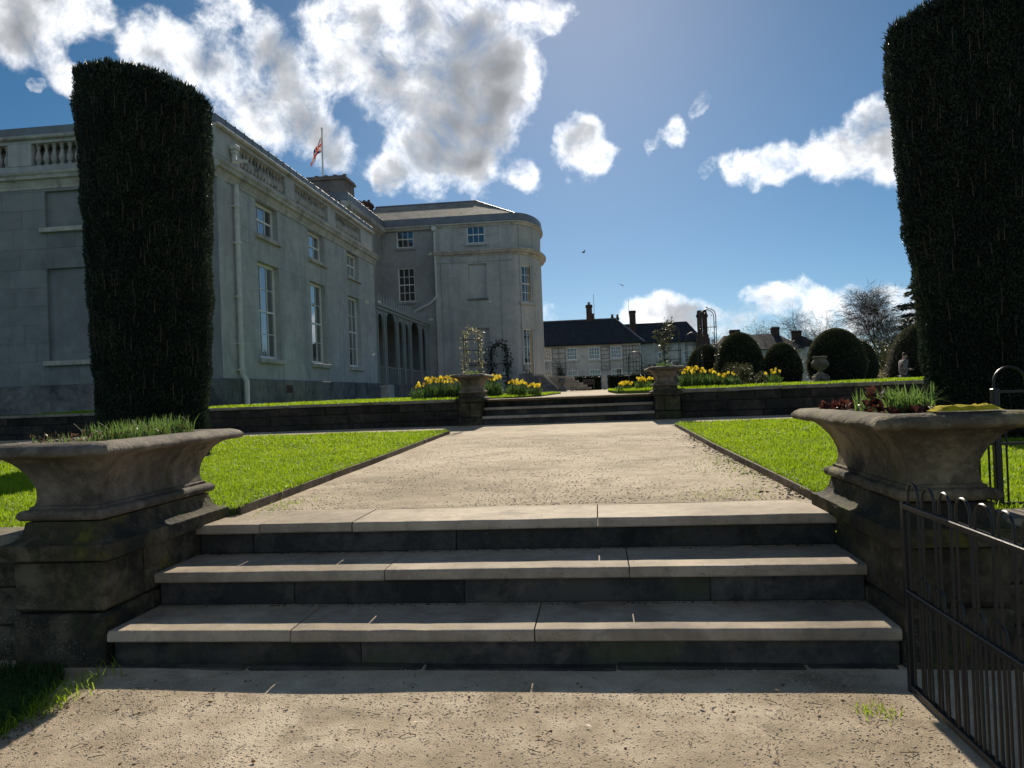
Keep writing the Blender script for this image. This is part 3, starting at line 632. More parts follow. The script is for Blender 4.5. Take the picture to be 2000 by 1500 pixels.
def planter_profile(z0):
    """trough: torus, fillet, scotia waist flaring to a thick rounded rim, then the inside"""
    p = []
    for k in range(9):                                       # torus
        a = -math.pi / 2 + math.pi * k / 8; p.append((-.045 + .030 * math.cos(a), z0 + .030 + .030 * math.sin(a)))
    p += [(-.062, z0 + .060), (-.062, z0 + .076), (-.078, z0 + .080)]
    for k in range(1, 13):                                   # hollow flare
        t = k / 12; p.append((-.078 - .026 * math.sin(min(1, t * 2.2) * math.pi / 2) * (1 - t) + .178 * (1 - math.sqrt(max(0, 1 - t ** 2.1))), z0 + .082 + t * .290))
    e = p[-1]
    p += [(e[0] + .006, e[1] - .010), (e[0] + .024, e[1] - .006), (e[0] + .036, e[1] + .004), (e[0] + .039, e[1] + .016), (e[0] + .034, e[1] + .030), (e[0] + .016, e[1] + .046), (e[0] - .010, e[1] + .058), (e[0] - .035, e[1] + .064), (.01, e[1] + .065), (-.012, e[1] + .06), (-.022, e[1] + .045), (-.03, e[1] - .02)]
    return p

def planter_on_pier(side, x0, x1, y0, y1, zg, zpl, mat_p, mat_s, plabel, llabel, stones, seed, rough=.004, zoff=0.0):
    pier = thing('stone_pier', plabel, 'pier', ((x0 + x1) / 2, (y0 + y1) / 2, zg))
    for (a0, a1, b0, b1, c0, c1) in stones:
        obj('stone', MB().box(a0, a1, b0, b1, c0, c1, .018, .006), mat_s, pier)
    prof = [(.045, zpl), (.05, zpl + .012), (.05, zpl + .085)]
    for k in range(1, 9):
        t = k / 8 * math.pi / 2; prof.append((.05 - .012 - .085 * math.sin(t), zpl + .088 + .112 * (1 - math.cos(t))))
    prof += [(-.075, zpl + .205)]
    obj('plinth', rect_loft(MB(), x0, x1, y0, y1, prof, .005, seed), mat_s, pier, 40)
    z0 = zpl + .208
    pl = thing('stone_planter', llabel, 'planter', ((x0 + x1) / 2, (y0 + y1) / 2, z0))
    obj('trough', rect_loft(MB(), x0, x1, y0, y1, planter_profile(z0), .0035, seed + 5, 22, rough_top=rough), mat_p, pl, 42)
    obj('soil', sheet(x0 - .03, x1 + .03, y0 - .03, y1 + .03, lambda x, y: z0 + .418 + .012 * fnoise((x, y, 0), 9, seed), 14, 24), M_SOIL, pl, 40, False)
    return pl

ly0, ly1 = 3.93, 5.22
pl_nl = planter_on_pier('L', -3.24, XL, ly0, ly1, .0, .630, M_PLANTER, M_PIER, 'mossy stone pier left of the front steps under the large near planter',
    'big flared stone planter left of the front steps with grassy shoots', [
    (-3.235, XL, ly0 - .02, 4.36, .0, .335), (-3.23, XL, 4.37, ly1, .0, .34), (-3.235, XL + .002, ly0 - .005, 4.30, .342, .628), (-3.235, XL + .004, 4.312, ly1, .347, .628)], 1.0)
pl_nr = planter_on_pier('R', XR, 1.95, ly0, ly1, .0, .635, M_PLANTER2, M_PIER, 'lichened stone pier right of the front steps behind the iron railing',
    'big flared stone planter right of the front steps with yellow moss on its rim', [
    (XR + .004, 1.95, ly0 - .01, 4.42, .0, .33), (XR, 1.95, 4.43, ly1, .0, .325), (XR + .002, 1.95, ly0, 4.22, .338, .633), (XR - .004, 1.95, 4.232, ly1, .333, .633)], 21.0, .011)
pl_fl = planter_on_pier('l', -3.15, -2.62, 17.38, 18.66, .70, 1.285, M_PLANTER, M_PIER, 'stone pier left of the far steps in the retaining wall',
    'flared stone planter left of the far steps holding a leafy wire arch', [
    (-3.16, -2.61, 17.36, 18.6, .70, .92), (-3.15, -2.90, 17.38, 18.6, .93, 1.283), (-2.89, -2.62, 17.38, 18.6, .93, 1.283)], 41.0)
pl_fr = planter_on_pier('r', 1.31, 1.86, 17.38, 18.66, .70, 1.285, M_PLANTER, M_PIER, 'stone pier right of the far steps in the retaining wall',
    'flared stone planter right of the far steps holding a plant obelisk', [
    (1.30, 1.87, 17.36, 18.6, .70, .93), (1.31, 1.51, 17.38, 18.6, .94, 1.283), (1.52, 1.86, 17.38, 18.6, .94, 1.283)], 61.0)
# moss cushion on the right planter rim
mc = MB(); cs = []
for i in range(22):
    for j in range(9):
        x = 1.60 + .32 * i / 21; y = 3.86 + .10 * j / 8
        e = min(i, 21 - i, 3) / 3 * min(j, 8 - j, 2) / 2
        cs.append((x, y + .02 * fnoise((x, 0, 0), 14), 1.3 - .012 + (.024 + .010 * fnoise((x, y, 0), 40)) * e))
mc.add(cs, [(j + i * 9, j + 1 + i * 9, j + 10 + i * 9, j + 9 + i * 9) for i in range(21) for j in range(8)])
obj('moss_cushion', mc, M_MOSS, pl_nr, 60)

# ------------------------------------------------------------------ plants in the near planters
def shoot_clump(name, c, rx, ry, n, h0, h1, mat, label, w=.008, lean=.45, cat='plant', extra=None, group=None):
    a = rng.uniform(0, 6.28, n); r = np.sqrt(rng.random(n)); x = c[0] + rx * r * np.cos(a); y = c[1] + ry * r * np.sin(a)
    v, f = blades(np.stack([x, y, np.full(n, c[2])], 1), rng.uniform(h0, h1, n), w * rng.uniform(.7, 1.3, n), np.abs(rng.normal(size=n)) * lean)
    t = thing(name, label, cat, c, group); me, org = np_mesh('shoots', v, f, mat); tag(link('shoots', me, t, org), kind='stuff')
    if extra:
        m2, k, sz = extra; a = rng.uniform(0, 6.28, k); r = np.sqrt(rng.random(k)); P = np.stack([c[0] + rx * r * np.cos(a), c[1] + ry * r * np.sin(a), c[2] + rng.uniform(.0, .05, k)], 1)
        V, F = leaf_quads(P, rng.normal(size=(k, 3)) + np.array([0, 0, .5]), sz * rng.uniform(.6, 1.4, k), sz * .6 * rng.uniform(.6, 1.4, k), .1); me, org = np_mesh('dead_leaves', V, F, m2); tag(link('dead_leaves', me, t, org), kind='stuff')
    return t
zt1 = .630 + .208 + .425
shoot_clump('bulb_shoots', (-3.02, 4.10, zt1), .20, .14, 60, .02, .07, M_SHOOT, 'low straggly shoots at the near corner of the left planter', .007, .8, extra=(M_DRY, 60, .03))
shoot_clump('bulb_shoots', (-2.93, 4.40, zt1), .17, .14, 260, .03, .12, M_SHOOT, 'dense grassy bulb shoots near the front of the left planter', .006, .55, extra=(M_DRY, 40, .03))
shoot_clump('bulb_shoots', (-2.93, 4.70, zt1), .17, .15, 320, .03, .13, M_SHOOT, 'dense grassy bulb shoots in the middle of the left planter', .006, .55, extra=(M_DRY, 40, .03))
shoot_clump('bulb_shoots', (-2.92, 5.0, zt1), .16, .12, 220, .03, .15, M_SHOOT, 'taller grassy bulb shoots at the far end of the left planter', .007, .45, extra=(M_DRY, 40, .03))
zt2 = .635 + .208 + .425
shoot_clump('bulb_shoots', (1.66, 4.75, zt2), .13, .2, 170, .05, .15, M_SHOOT, 'green bulb shoots at the far end of the right planter', .007, .4, extra=(M_DRY, 30, .03))
shoot_clump('bulb_shoots', (1.63, 4.22, zt2), .12, .13, 150, .06, .17, M_SHOOT, 'broad bright green shoots beside the moss in the right planter', .012, .5, extra=(M_DRY, 40, .03))
def rosette(name, c, r, n, label, mat=None, tall=0.0):
    t = thing(name, label, 'plant', c); a = rng.uniform(0, 6.28, n); rr = r * np.sqrt(rng.random(n)); hh = rng.uniform(0, .05 + tall, n) * (1 - rr / r * .6)
    P = np.stack([c[0] + rr * np.cos(a), c[1] + rr * np.sin(a), c[2] + hh], 1); d = np.stack([np.cos(a), np.sin(a), rng.uniform(.1, 1.2, n)], 1) + rng.normal(size=(n, 3)) * .35
    V, F = leaf_quads(P, d, rng.uniform(.03, .065, n), rng.uniform(.025, .05, n), .12); me, org = np_mesh('leaves', V, F, mat or M_RED); tag(link('leaves', me, t, org), kind='stuff'); return t
rosette('red_rosette', (1.52, 5.02, zt2), .09, 70, 'dark red leafy rosette at the far inner corner of the right planter')
rosette('red_rosette', (1.55, 4.45, zt2), .05, 80, 'upright dark red plant in the middle of the right planter', tall=.09)
rosette('red_rosette', (1.58, 4.12, zt2 - .01), .07, 50, 'flat brownish red leaves at the near edge of the right planter')

# ------------------------------------------------------------------ retaining walls built stone by stone
def stone_wall(name, label, x0, x1, y, z0, courses, depth, cope, seed, wmin=.5, wmax=1.1, copez=.06, cope_out=.03, mat=None, jit=.006):
    r = random.Random(seed); w = thing(name, label, 'wall', ((x0 + x1) / 2, y, z0))
    z = z0
    for h in courses:
        x = x0 - r.uniform(0, .4)
        while x < x1:
            L = r.uniform(wmin, wmax); a, b = max(x, x0), min(x + L, x1)
            if b - a > .06: obj('stone', MB().box(a + .005, b - .005, y + r.uniform(-.008, .012), y + depth, z + .004, z + h - .004, .014, jit * .6), mat or M_WALL, w)
            x += L
        z += h
    if cope:
        x = x0
        while x < x1 - .05:
            b = min(x + r.uniform(.9, 1.5), x1); obj('coping_stone', MB().box(x + .004, b - .004, y - cope_out, y + depth + .02, z + .002, z + copez, .014, .004), M_COPE, w); x = b
    obj('mortar', MB().box(x0 + .02, x1 - .02, y + .03, y + depth - .03, z0, z - .01), M_SOIL, w); return w
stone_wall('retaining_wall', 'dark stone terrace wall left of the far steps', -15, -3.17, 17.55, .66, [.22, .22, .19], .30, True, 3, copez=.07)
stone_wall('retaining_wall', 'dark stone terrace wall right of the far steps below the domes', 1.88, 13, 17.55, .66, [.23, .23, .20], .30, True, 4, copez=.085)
stone_wall('garden_wall', 'low mossy stone wall beyond the left near pier', -9, -3.25, 4.02, .0, [.24, .22, .22], .30, True, 5, .4, .8, .075, .02, M_PIER, .01)
stone_wall('garden_wall', 'low lichened stone wall behind the iron railing', 1.96, 8, 4.02, .0, [.22, .21, .22], .30, True, 6, .35, .7, .09, .02, M_PIER, .014)

# ------------------------------------------------------------------ iron railings
def u_bar_mesh(name, w, z0, ztop, r, axis='y', n=6):
    """inverted U: two bars joined by a bow"""
    h = w / 2; pts = [(-h, z0), (-h, ztop - h)] + [(-h * math.cos(math.pi * k / 10), ztop - h + h * math.sin(math.pi * k / 10)) for k in range(1, 10)] + [(h, ztop - h), (h, z0)]
    mb = MB().tube([((0, a, z) if axis == 'y' else (a, 0, z)) for a, z in pts], r, n); return mesh_from(name, mb, M_IRON, 50)
rail = thing('iron_railing', 'black bow-topped iron railing running along the right edge of the forecourt', 'railing', (1.367, 3.66, .03))
obj('post', MB().box(1.352, 1.384, 3.635, 3.668, .0, .895, .004), M_IRON, rail)
for z, hgt in ((.875, .012), (.488, .012), (.062, .014)):
    obj('rail', MB().box(1.352, 1.382, 1.2, 3.64, z - hgt, z + hgt, .003), M_IRON, rail)
tall = u_bar_mesh('hoop_bar', .115, .05, .985, .0062); dog = u_bar_mesh('dog_bar', .10, .05, .585, .0052)
y = 3.555
while y > 1.3:
    link('hoop_bar', tall, rail, (1.367, y, 0), (0, 0, rnd.uniform(-.06, .06))); link('dog_bar', dog, rail, (1.367, y - .0775, 0), (0, 0, rnd.uniform(-.06, .06))); y -= .155
gate = thing('iron_gate', 'taller black bow-topped iron gate behind the right planter', 'gate', (2.24, 4.62, .66))
obj('post', MB().box(2.225, 2.262, 4.60, 4.64, .62, 1.375, .004), M_IRON, gate)
for z in (1.355, 1.062, .725): obj('rail', MB().box(2.26, 3.4, 4.612, 4.626, z - .007, z + .007), M_IRON, gate)
gt = u_bar_mesh('gate_hoop', .17, .70, 1.495, .0075, 'x'); gd = u_bar_mesh('gate_dog_hoop', .12, .70, 1.165, .0055, 'x')
for k in range(6):
    link('hoop_bar', gt, gate, (2.325 + k * .19, 4.62, 0)); link('dog_bar', gd, gate, (2.36 + k * .16, 4.634, 0))
low = thing('iron_railing', 'short run of low iron bars between the right planter and the gate', 'railing', (2.1, 4.62, .66))
for z in (1.062, .725): obj('rail', MB().box(1.97, 2.224, 4.612, 4.628, z - .007, z + .007), M_IRON, low)
for k in range(5): obj('bar', MB().tube([(1.99 + k * .052, 4.62, .64), (1.99 + k * .052, 4.62, 1.07)], .0058, 6), M_IRON, low, 50)
# ------------------------------------------------------------------ yews and topiary
def yew_column(name, label, cx, cy, zb, r0, r1, ztop, tilt, seed, nleaf):
    t = thing(name, label, 'yew', (cx, cy, zb))
    H = ztop - zb
    def surf(a, u):
        """u in 0..1 up the side, then 1..2 over the top to the centre"""
        if u <= 1:
            k = u ** .8; r = r0 + (r1 - r0) * min(1, k * 1.12); z = zb + u * (H - .13)
        else:
            s = u - 1; r = r1 * (1 - s); z = zb + H - .13 + .13 * (1 - max(0, 1 - s * 6) ** 2) ** .5
        x = r * math.cos(a); y = r * math.sin(a)
        bmp = .05 * fnoise((x, y, z), 1.6, seed) + .035 * fnoise((x, y, z), 4.0, seed + 2) + .02 * fnoise((x * 3, y * 3, z * .5), 3, seed + 4)
        x *= 1 + bmp / max(r, .3); y *= 1 + bmp / max(r, .3)
        z += (tilt * x + .05 * fnoise((x, y, 0), 3.0, seed)) * min(1, max(0, (u - .55) / .45))
        return (cx + x, cy + y, z)
    mb = MB(); na, nu = 64, 60; vs = []; fs = []
    for i in range(nu + 1):
        u = 1.94 * i / nu
        for k in range(na):
            p = surf(2 * math.pi * k / na, u); vs.append((cx + (p[0] - cx) * .95, cy + (p[1] - cy) * .95, zb + (p[2] - zb) * .992))
    for i in range(nu):
        for k in range(na): a = i * na + k; b = i * na + (k + 1) % na; fs.append((a, b, b + na, a + na))
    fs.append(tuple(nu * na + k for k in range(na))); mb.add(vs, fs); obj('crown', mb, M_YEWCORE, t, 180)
    n = nleaf; uu = np.where(rng.random(n) < .80, rng.random(n), 1 + rng.random(n) ** 1.0 * .92); aa = rng.uniform(0, 2 * math.pi, n)
    P = np.array([surf(a, u) for a, u in zip(aa, uu)])
    N = P - np.array([cx, cy, 0]); N[:, 2] = 0; N = unit(N); topm = uu > 1; N[topm] = unit(N[topm] * .3 + np.array([0, 0, 1.0]))
    inset = rng.uniform(-.06, .008, n)[:, None]
    d = N * .45 + np.array([0, 0, 1.0]) + rng.normal(size=(n, 3)) * .45
    V, F = leaf_quads(P + N * inset, d, rng.uniform(.02, .048, n), rng.uniform(.010, .020, n), .08)
    # upright shoots along the top edge
    k = n // 40; a2 = rng.uniform(0, 2 * math.pi, k); u2 = 1 + rng.random(k) ** 2 * .9; Q = np.array([surf(a, u) for a, u in zip(a2, u2)])
    V2, F2 = leaf_quads(Q, np.array([[0, 0, 1.0]]) + rng.normal(size=(k, 3)) * .35, rng.uniform(.06, .14, k), rng.uniform(.015, .028, k), .05)
    me, org = np_mesh('foliage', np.concatenate([V, V2]), np.concatenate([F, F2 + len(V)]), M_YEW); tag(link('foliage', me, t, org), kind='stuff')
    tw = MB(); rr = random.Random(seed)
    for _ in range(150):                                      # bare twigs that show through the clipped face
        a = rr.uniform(math.pi * 1.0, math.pi * 2.0); u = rr.uniform(.15, .97); p = surf(a, u); q = surf(a + rr.uniform(-.015, .015), min(1, u + rr.uniform(.02, .055)))
        o = .01; tw.tube([(p[0] + (p[0] - cx) * o, p[1] + (p[1] - cy) * o, p[2]), (q[0] + (q[0] - cx) * o * 1.6, q[1] + (q[1] - cy) * o * 1.6, q[2])], [.005, .002], 4)
    tag(obj('bare_twigs', tw, M_TWIG, t), kind='stuff')
    obj('trunk', MB().tube([(cx, cy, zb - .15), (cx + .05, cy, zb + 1.2), (cx, cy, zb + 4.2)], [.24, .18, .06], 10), M_BARK, t, 60)
    return t
yew_column('yew_column', 'tall dark clipped yew column on the left lawn in front of the house', -6.05, 10.0, .66, .66, .84, 5.86, -.20, 3.0, 190000)
yew_column('yew_column', 'tall dark clipped yew column on the right lawn cut off by the picture edge', 4.86, 10.0, .66, .64, 1.03, 5.95, .12, 8.0, 210000)

def dome(label, cx, cy, zb, r, ztop, seed, nleaf=9000, group='clipped yew domes on the terrace', flare=.86):
    t = thing('topiary_dome', label, 'topiary', (cx, cy, zb), group); H = ztop - zb
    def surf(a, u):
        rr = r * (1 - u ** 2.7) ** .5 * (flare + (1 - flare) * min(1, u * 3)) if u < 1 else 0
        x, y, z = rr * math.cos(a), rr * math.sin(a), zb + H * u; b = 1 + .03 * fnoise((x, y, z), 1.6, seed) + .012 * fnoise((x, y, z), 6, seed); return (cx + x * b, cy + y * b, z)
    vs = []; fs = []; na, nu = 40, 26; mb = MB()
    for i in range(nu + 1):
        for k in range(na): p = surf(2 * math.pi * k / na, .999 * math.sin(math.pi / 2 * i / nu)); vs.append((cx + (p[0] - cx) * .97, cy + (p[1] - cy) * .97, p[2] - .02))
    for i in range(nu):
        for k in range(na): a = i * na + k; b = i * na + (k + 1) % na; fs.append((a, b, b + na, a + na))
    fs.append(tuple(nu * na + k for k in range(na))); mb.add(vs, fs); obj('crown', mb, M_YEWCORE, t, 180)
    u = np.sin(np.arccos(1 - rng.random(nleaf))); u = np.clip(u, 0, .998); a = rng.uniform(0, 2 * math.pi, nleaf); P = np.array([surf(x, y) for x, y in zip(a, u)])
    N = unit(np.stack([np.cos(a), np.sin(a), u * 1.2], 1)); V, F = leaf_quads(P - N * .02, N + rng.normal(size=(nleaf, 3)) * .5, rng.uniform(.03, .07, nleaf), rng.uniform(.02, .045, nleaf), .1)
    me, org = np_mesh('foliage', V, F, M_DOME); tag(link('foliage', me, t, org), kind='stuff'); return t
dome('small clipped yew dome half hidden behind the wire arch', 3.95, 28.0, 1.42, .74, 2.90, 1.0, 8000)
dome('large clipped yew dome behind the daffodil bed on the right', 4.75, 26.0, 1.40, .82, 3.16, 2.0, 11000)
dome('low clipped yew dome left of the stone urn', 6.10, 26.0, 1.40, .66, 2.76, 3.0, 9000)
dome('tallest clipped yew dome directly behind the stone urn', 7.82, 26.0, 1.40, .96, 3.15, 4.0, 13000)
dome('clipped yew dome just right of the tallest dome and behind it', 9.35, 29.2, 1.40, .92, 2.98, 5.0, 9000)
dome('clipped yew dome mostly hidden by the right yew column', 13.75, 34.0, .64, 1.55, 3.75, 6.0, 12000)

# ------------------------------------------------------------------ trees
def tree(name, label, base, height, seed, spread=.55, levels=5, r0=.22, droop=0.0, n0=7, mat=None, leaf=None, cat='tree', group=None, twiggy=1.0, lean=(0, 0), kids=3):
    rr = random.Random(seed); t = thing(name, label, cat, base, group); trunk = MB(); crown = MB(); tips = []
    def grow(p, d, L, r, lev, mb):
        pts = [p]; rs = [r]; q = p.copy(); dd = d.copy(); n = 4 if lev < 3 else 3
        for i in range(n):
            dd = (dd + Vector((rr.gauss(0, .13), rr.gauss(0, .13), rr.gauss(0, .08) + (.05 if lev < 3 else -droop)))).normalized(); q = q + dd * (L / n); pts.append(q.copy()); rs.append(max(.006, r * (1 - .55 * (i + 1) / n)))
        mb.tube(pts, rs, 6 if lev < 2 else (4 if lev < 3 else 3), False)
        if lev >= levels: tips.append(q); return
        k = n0 if lev == 0 else kids + (rr.random() < .5)
        for j in range(k):
            i = rr.randint(1 if lev else 2, n); b = pts[i]; ax = Vector((rr.gauss(0, 1), rr.gauss(0, 1), rr.gauss(0, .35))).normalized()
            nd = (dd * (1 - spread) + ax * spread + Vector((0, 0, .12))).normalized()
            grow(b, nd, L * rr.uniform(.55, .78), max(.008, rs[i] * rr.uniform(.45, .65)), lev + 1, crown)
        grow(q, dd, L * .72, rs[-1], lev + 1, crown)
    grow(Vector(base), Vector((lean[0], lean[1], 1)).normalized(), height * .36, r0, 0, trunk)
    obj('trunk', trunk, mat or M_BARK, t, 60, False); tag(obj('branches', crown, mat or M_TWIG, t, None, False), kind='stuff')
    if leaf:
        m, per, sz = leaf; T = np.array([tuple(q) for q in tips]); P = np.repeat(T, per, 0) + rng.normal(size=(len(T) * per, 3)) * sz * 3
        V, F = leaf_quads(P, rng.normal(size=P.shape), sz * rng.uniform(.6, 1.4, len(P)), sz * .7 * rng.uniform(.6, 1.4, len(P)), .1); me, org = np_mesh('leaves', V, F, m); tag(link('leaves', me, t, org), kind='stuff')
    return t
tree('bare_tree', 'spreading bare tree above the roofs behind the topiary', (26.2, 95, .6), 11.0, 5, .62, 5, .28, 0, 9)
tree('birch_tree', 'tall airy birch with drooping twigs beside the right yew column', (25.6, 70, .6), 10.6, 12, .43, 5, .16, .14, 8, kids=4)
tree('bare_tree', 'small twiggy tree with a few leaves left of the red chimney', (19.0, 96, .6), 9.0, 21, .6, 5, .2, 0, 8, leaf=(M_BUSH, 2, .11))
tree('bare_tree', 'bare tree low behind the farthest roof on the right', (30.5, 100, .6), 9.0, 33, .6, 5, .22, 0, 8)
tree('bare_tree', 'thin bare tree between the paired chimney and the topiary', (15.0, 92, .6), 8.4, 44, .55, 5, .14, 0, 7)

def cedar(base, H, seed):
    rr = random.Random(seed); t = thing('cedar_tree', 'dark layered cedar beside the right yew column', 'tree', base)
    mb = MB().tube([base, (base[0] + .2, base[1], base[2] + H * .5), (base[0], base[1], base[2] + H)], [.45, .3, .05], 8); obj('trunk', mb, M_BARK, t, 60)
    lim = MB(); P = []; D = []
    for k in range(26):
        z = base[2] + H * (.18 + .8 * k / 26); L = H * .62 * (1 - .72 * k / 26) * rr.uniform(.75, 1.15); a = k * 2.4 + rr.uniform(-.4, .4)
        if k % 3 == 0: a = math.pi + rr.uniform(-.5, .5)
        d = Vector((math.cos(a), math.sin(a), .05)); e = Vector((base[0], base[1], z)) + d * L
        m = Vector((base[0], base[1], z)) + d * L * .5 + Vector((0, 0, .25)); lim.tube([(base[0], base[1], z), m, e], [.12, .08, .02], 5)
        for q in range(420):
            f = rr.uniform(.25, 1.03); c = Vector((base[0], base[1], z)) + d * L * f + Vector((0, 0, .25 * math.sin(f * 3.1))); wv = Vector((-d.y, d.x, 0)) * rr.gauss(0, .55 * (1.1 - abs(f - .6)))
            P.append(tuple(c + wv + Vector((0, 0, rr.gauss(0, .07))))); D.append((d.x + rr.gauss(0, .5), d.y + rr.gauss(0, .5), rr.gauss(-.05, .25)))
    obj('limbs', lim, M_BARK, t); n = len(P); V, F = leaf_quads(np.array(P), np.array(D), rng.uniform(.15, .38, n), rng.uniform(.05, .10, n), .08); me, org = np_mesh('foliage', V, F, M_CEDAR); tag(link('foliage', me, t, org), kind='stuff')
cedar((25.6, 60, .6), 8.2, 9)

def bush(label, c, rx, ry, rz, n, mat, size, seed, name='shrub', group=None, cat='shrub', lumps=14):
    rr = random.Random(seed); t = thing(name, label, cat, (c[0], c[1], c[2]), group); P = []
    L = [(rr.gauss(0, .45) * rx, rr.gauss(0, .45) * ry, rz * rr.uniform(.25, .85), rr.uniform(.3, .55)) for _ in range(lumps)]
    k = rng.integers(0, lumps, n); A = np.array(L)[k]; v = unit(rng.normal(size=(n, 3))) * (rng.random((n, 1)) ** .35)
    S = np.stack([A[:, 3] * rx, A[:, 3] * ry, A[:, 3] * rz * .8], 1); P = np.array(c) + A[:, :3] + v * S; P[:, 2] = np.maximum(P[:, 2], c[2] + .02)
    V, F = leaf_quads(P, v + rng.normal(size=(n, 3)) * .6 + np.array([0, 0, .3]), size * rng.uniform(.6, 1.4, n), size * .55 * rng.uniform(.6, 1.4, n), .1); me, org = np_mesh('foliage', V, F, mat); tag(link('foliage', me, t, org), kind='stuff')
    st = MB()
    for q in range(7): e = L[q % lumps]; st.tube([(c[0], c[1], c[2] - .05), (c[0] + e[0] * .6, c[1] + e[1] * .6, c[2] + e[2] * .5), (c[0] + e[0], c[1] + e[1], c[2] + e[2])], [.03 * rz, .02 * rz, .008], 5)
    obj('stems', st, M_TWIG, t); return t
bush('loose olive shrub behind the person near the right yew', (17.6, 47, .6), 1.9, 1.5, 2.9, 5200, M_BUSH, .15, 2)
bush('dark evergreen shrub under the birch', (20.6, 55, .6), 2.2, 1.6, 3.4, 5200, M_CEDAR, .18, 3)
bush('yellow-flowered low shrub beside the person', (12.3, 34, .6), .75, .5, 1.15, 2600, M_CLIMB, .06, 4)
bush('reddish loose shrub in the gap between the low and the tallest dome', (8.7, 36, .6), .8, .6, 2.2, 2200, M_BUSH, .09, 5)
bush('brownish heathery bush at the right end of the daffodil bed', (3.62, 19.9, 1.40), .34, .28, .56, 2600, M_BUSH, .035, 6)
bush('brownish low bush beside the last daffodils on the right', (4.15, 19.7, 1.40), .22, .2, .34, 1200, M_BUSH, .035, 7)
bush('leafy dark hedge plants in front of the second house', (8.2, 62, 1.0), 3.2, .8, 2.3, 5200, M_HEDGE, .16, 8)
bush('large dark shrub at the foot of the second house', (4.3, 60, 1.0), 1.6, .8, 2.4, 3600, M_IVY, .14, 9)

# ------------------------------------------------------------------ daffodil beds
def flower_mesh_arrays(c, face, s, cup):
    """six petals and a trumpet"""
    f = Vector(face).normalized(); u = f.orthogonal().normalized(); v = f.cross(u); V = []; F = []; M = []
    c = Vector(c)
    for k in range(6):
        a = k * math.pi / 3; d = u * math.cos(a) + v * math.sin(a); e = u * math.cos(a + .5) + v * math.sin(a + .5); g = u * math.cos(a - .5) + v * math.sin(a - .5); o = len(V)
        V += [c, c + g * s * .62 + f * s * .05, c + d * s - f * s * .1, c + e * s * .62 + f * s * .05]; F.append((o, o + 1, o + 2, o + 3)); M.append(0)
    o = len(V); rim = [c + (u * math.cos(k * math.pi / 3) + v * math.sin(k * math.pi / 3)) * s * .34 + f * s * .55 for k in range(6)]; bas = [c + (u * math.cos(k * math.pi / 3) + v * math.sin(k * math.pi / 3)) * s * .2 + f * s * .02 for k in range(6)]
    V += bas + rim
    for k in range(6): F.append((o + k, o + (k + 1) % 6, o + 6 + (k + 1) % 6, o + 6 + k)); M.append(cup)
    return V, F, M
def daffodils(label, c, rx, ry, nleaf, nflow, h, seed, low=0):
    rr = random.Random(seed); t = thing('daffodil_clump', label, 'daffodils', c, 'daffodils in flower on the terrace')
    a = rng.uniform(0, 6.28, nleaf); r = np.sqrt(rng.random(nleaf)); P = np.stack([c[0] + rx * r * np.cos(a), c[1] + ry * r * np.sin(a), np.full(nleaf, c[2])], 1)
    v, f = blades(P, rng.uniform(.45, .92, nleaf) * h, .016 * rng.uniform(.7, 1.3, nleaf), np.abs(rng.normal(size=nleaf)) * .35); me, org = np_mesh('leaves', v, f, M_DAFLEAF); tag(link('leaves', me, t, org), kind='stuff')
    if low:
        k = low; a = rng.uniform(0, 6.28, k); r = np.sqrt(rng.random(k)); Q = np.stack([c[0] + rx * 1.15 * r * np.cos(a), c[1] + ry * 1.1 * r * np.sin(a) - ry * .25, c[2] + rng.random(k) * h * .5], 1)
        V, F = leaf_quads(Q, rng.normal(size=(k, 3)) + np.array([0, 0, .6]), rng.uniform(.02, .045, k), rng.uniform(.015, .03, k), .1); me, org = np_mesh('underplanting', V, F, M_SHOOT); tag(link('underplanting', me, t, org), kind='stuff')
    st = MB()
    nflow = int(nflow * 1.7)
    for k in range(nflow):
        a = rr.uniform(0, 6.28); q = math.sqrt(rr.random()); x, y = c[0] + rx * q * math.cos(a), c[1] + ry * q * math.sin(a); z = c[2] + h * rr.uniform(.82, 1.12)
        st.tube([(x, y, c[2]), (x + rr.gauss(0, .02), y, z)], .004, 3, False)
        V, F, M = flower_mesh_arrays((x, y, z), (rr.gauss(0, .7), rr.gauss(-.3, .7), rr.uniform(-.25, .35)), rr.uniform(.040, .052), 1)
        mb = MB(); mb.add(V, F); mb.mi = M; obj('flower', mb, [M_DAFPET, M_DAFCUP], t, None, False)
    tag(obj('stems', st, M_DAFLEAF, t, None, False), kind='stuff'); return t
zL = 1.37; zR = 1.41
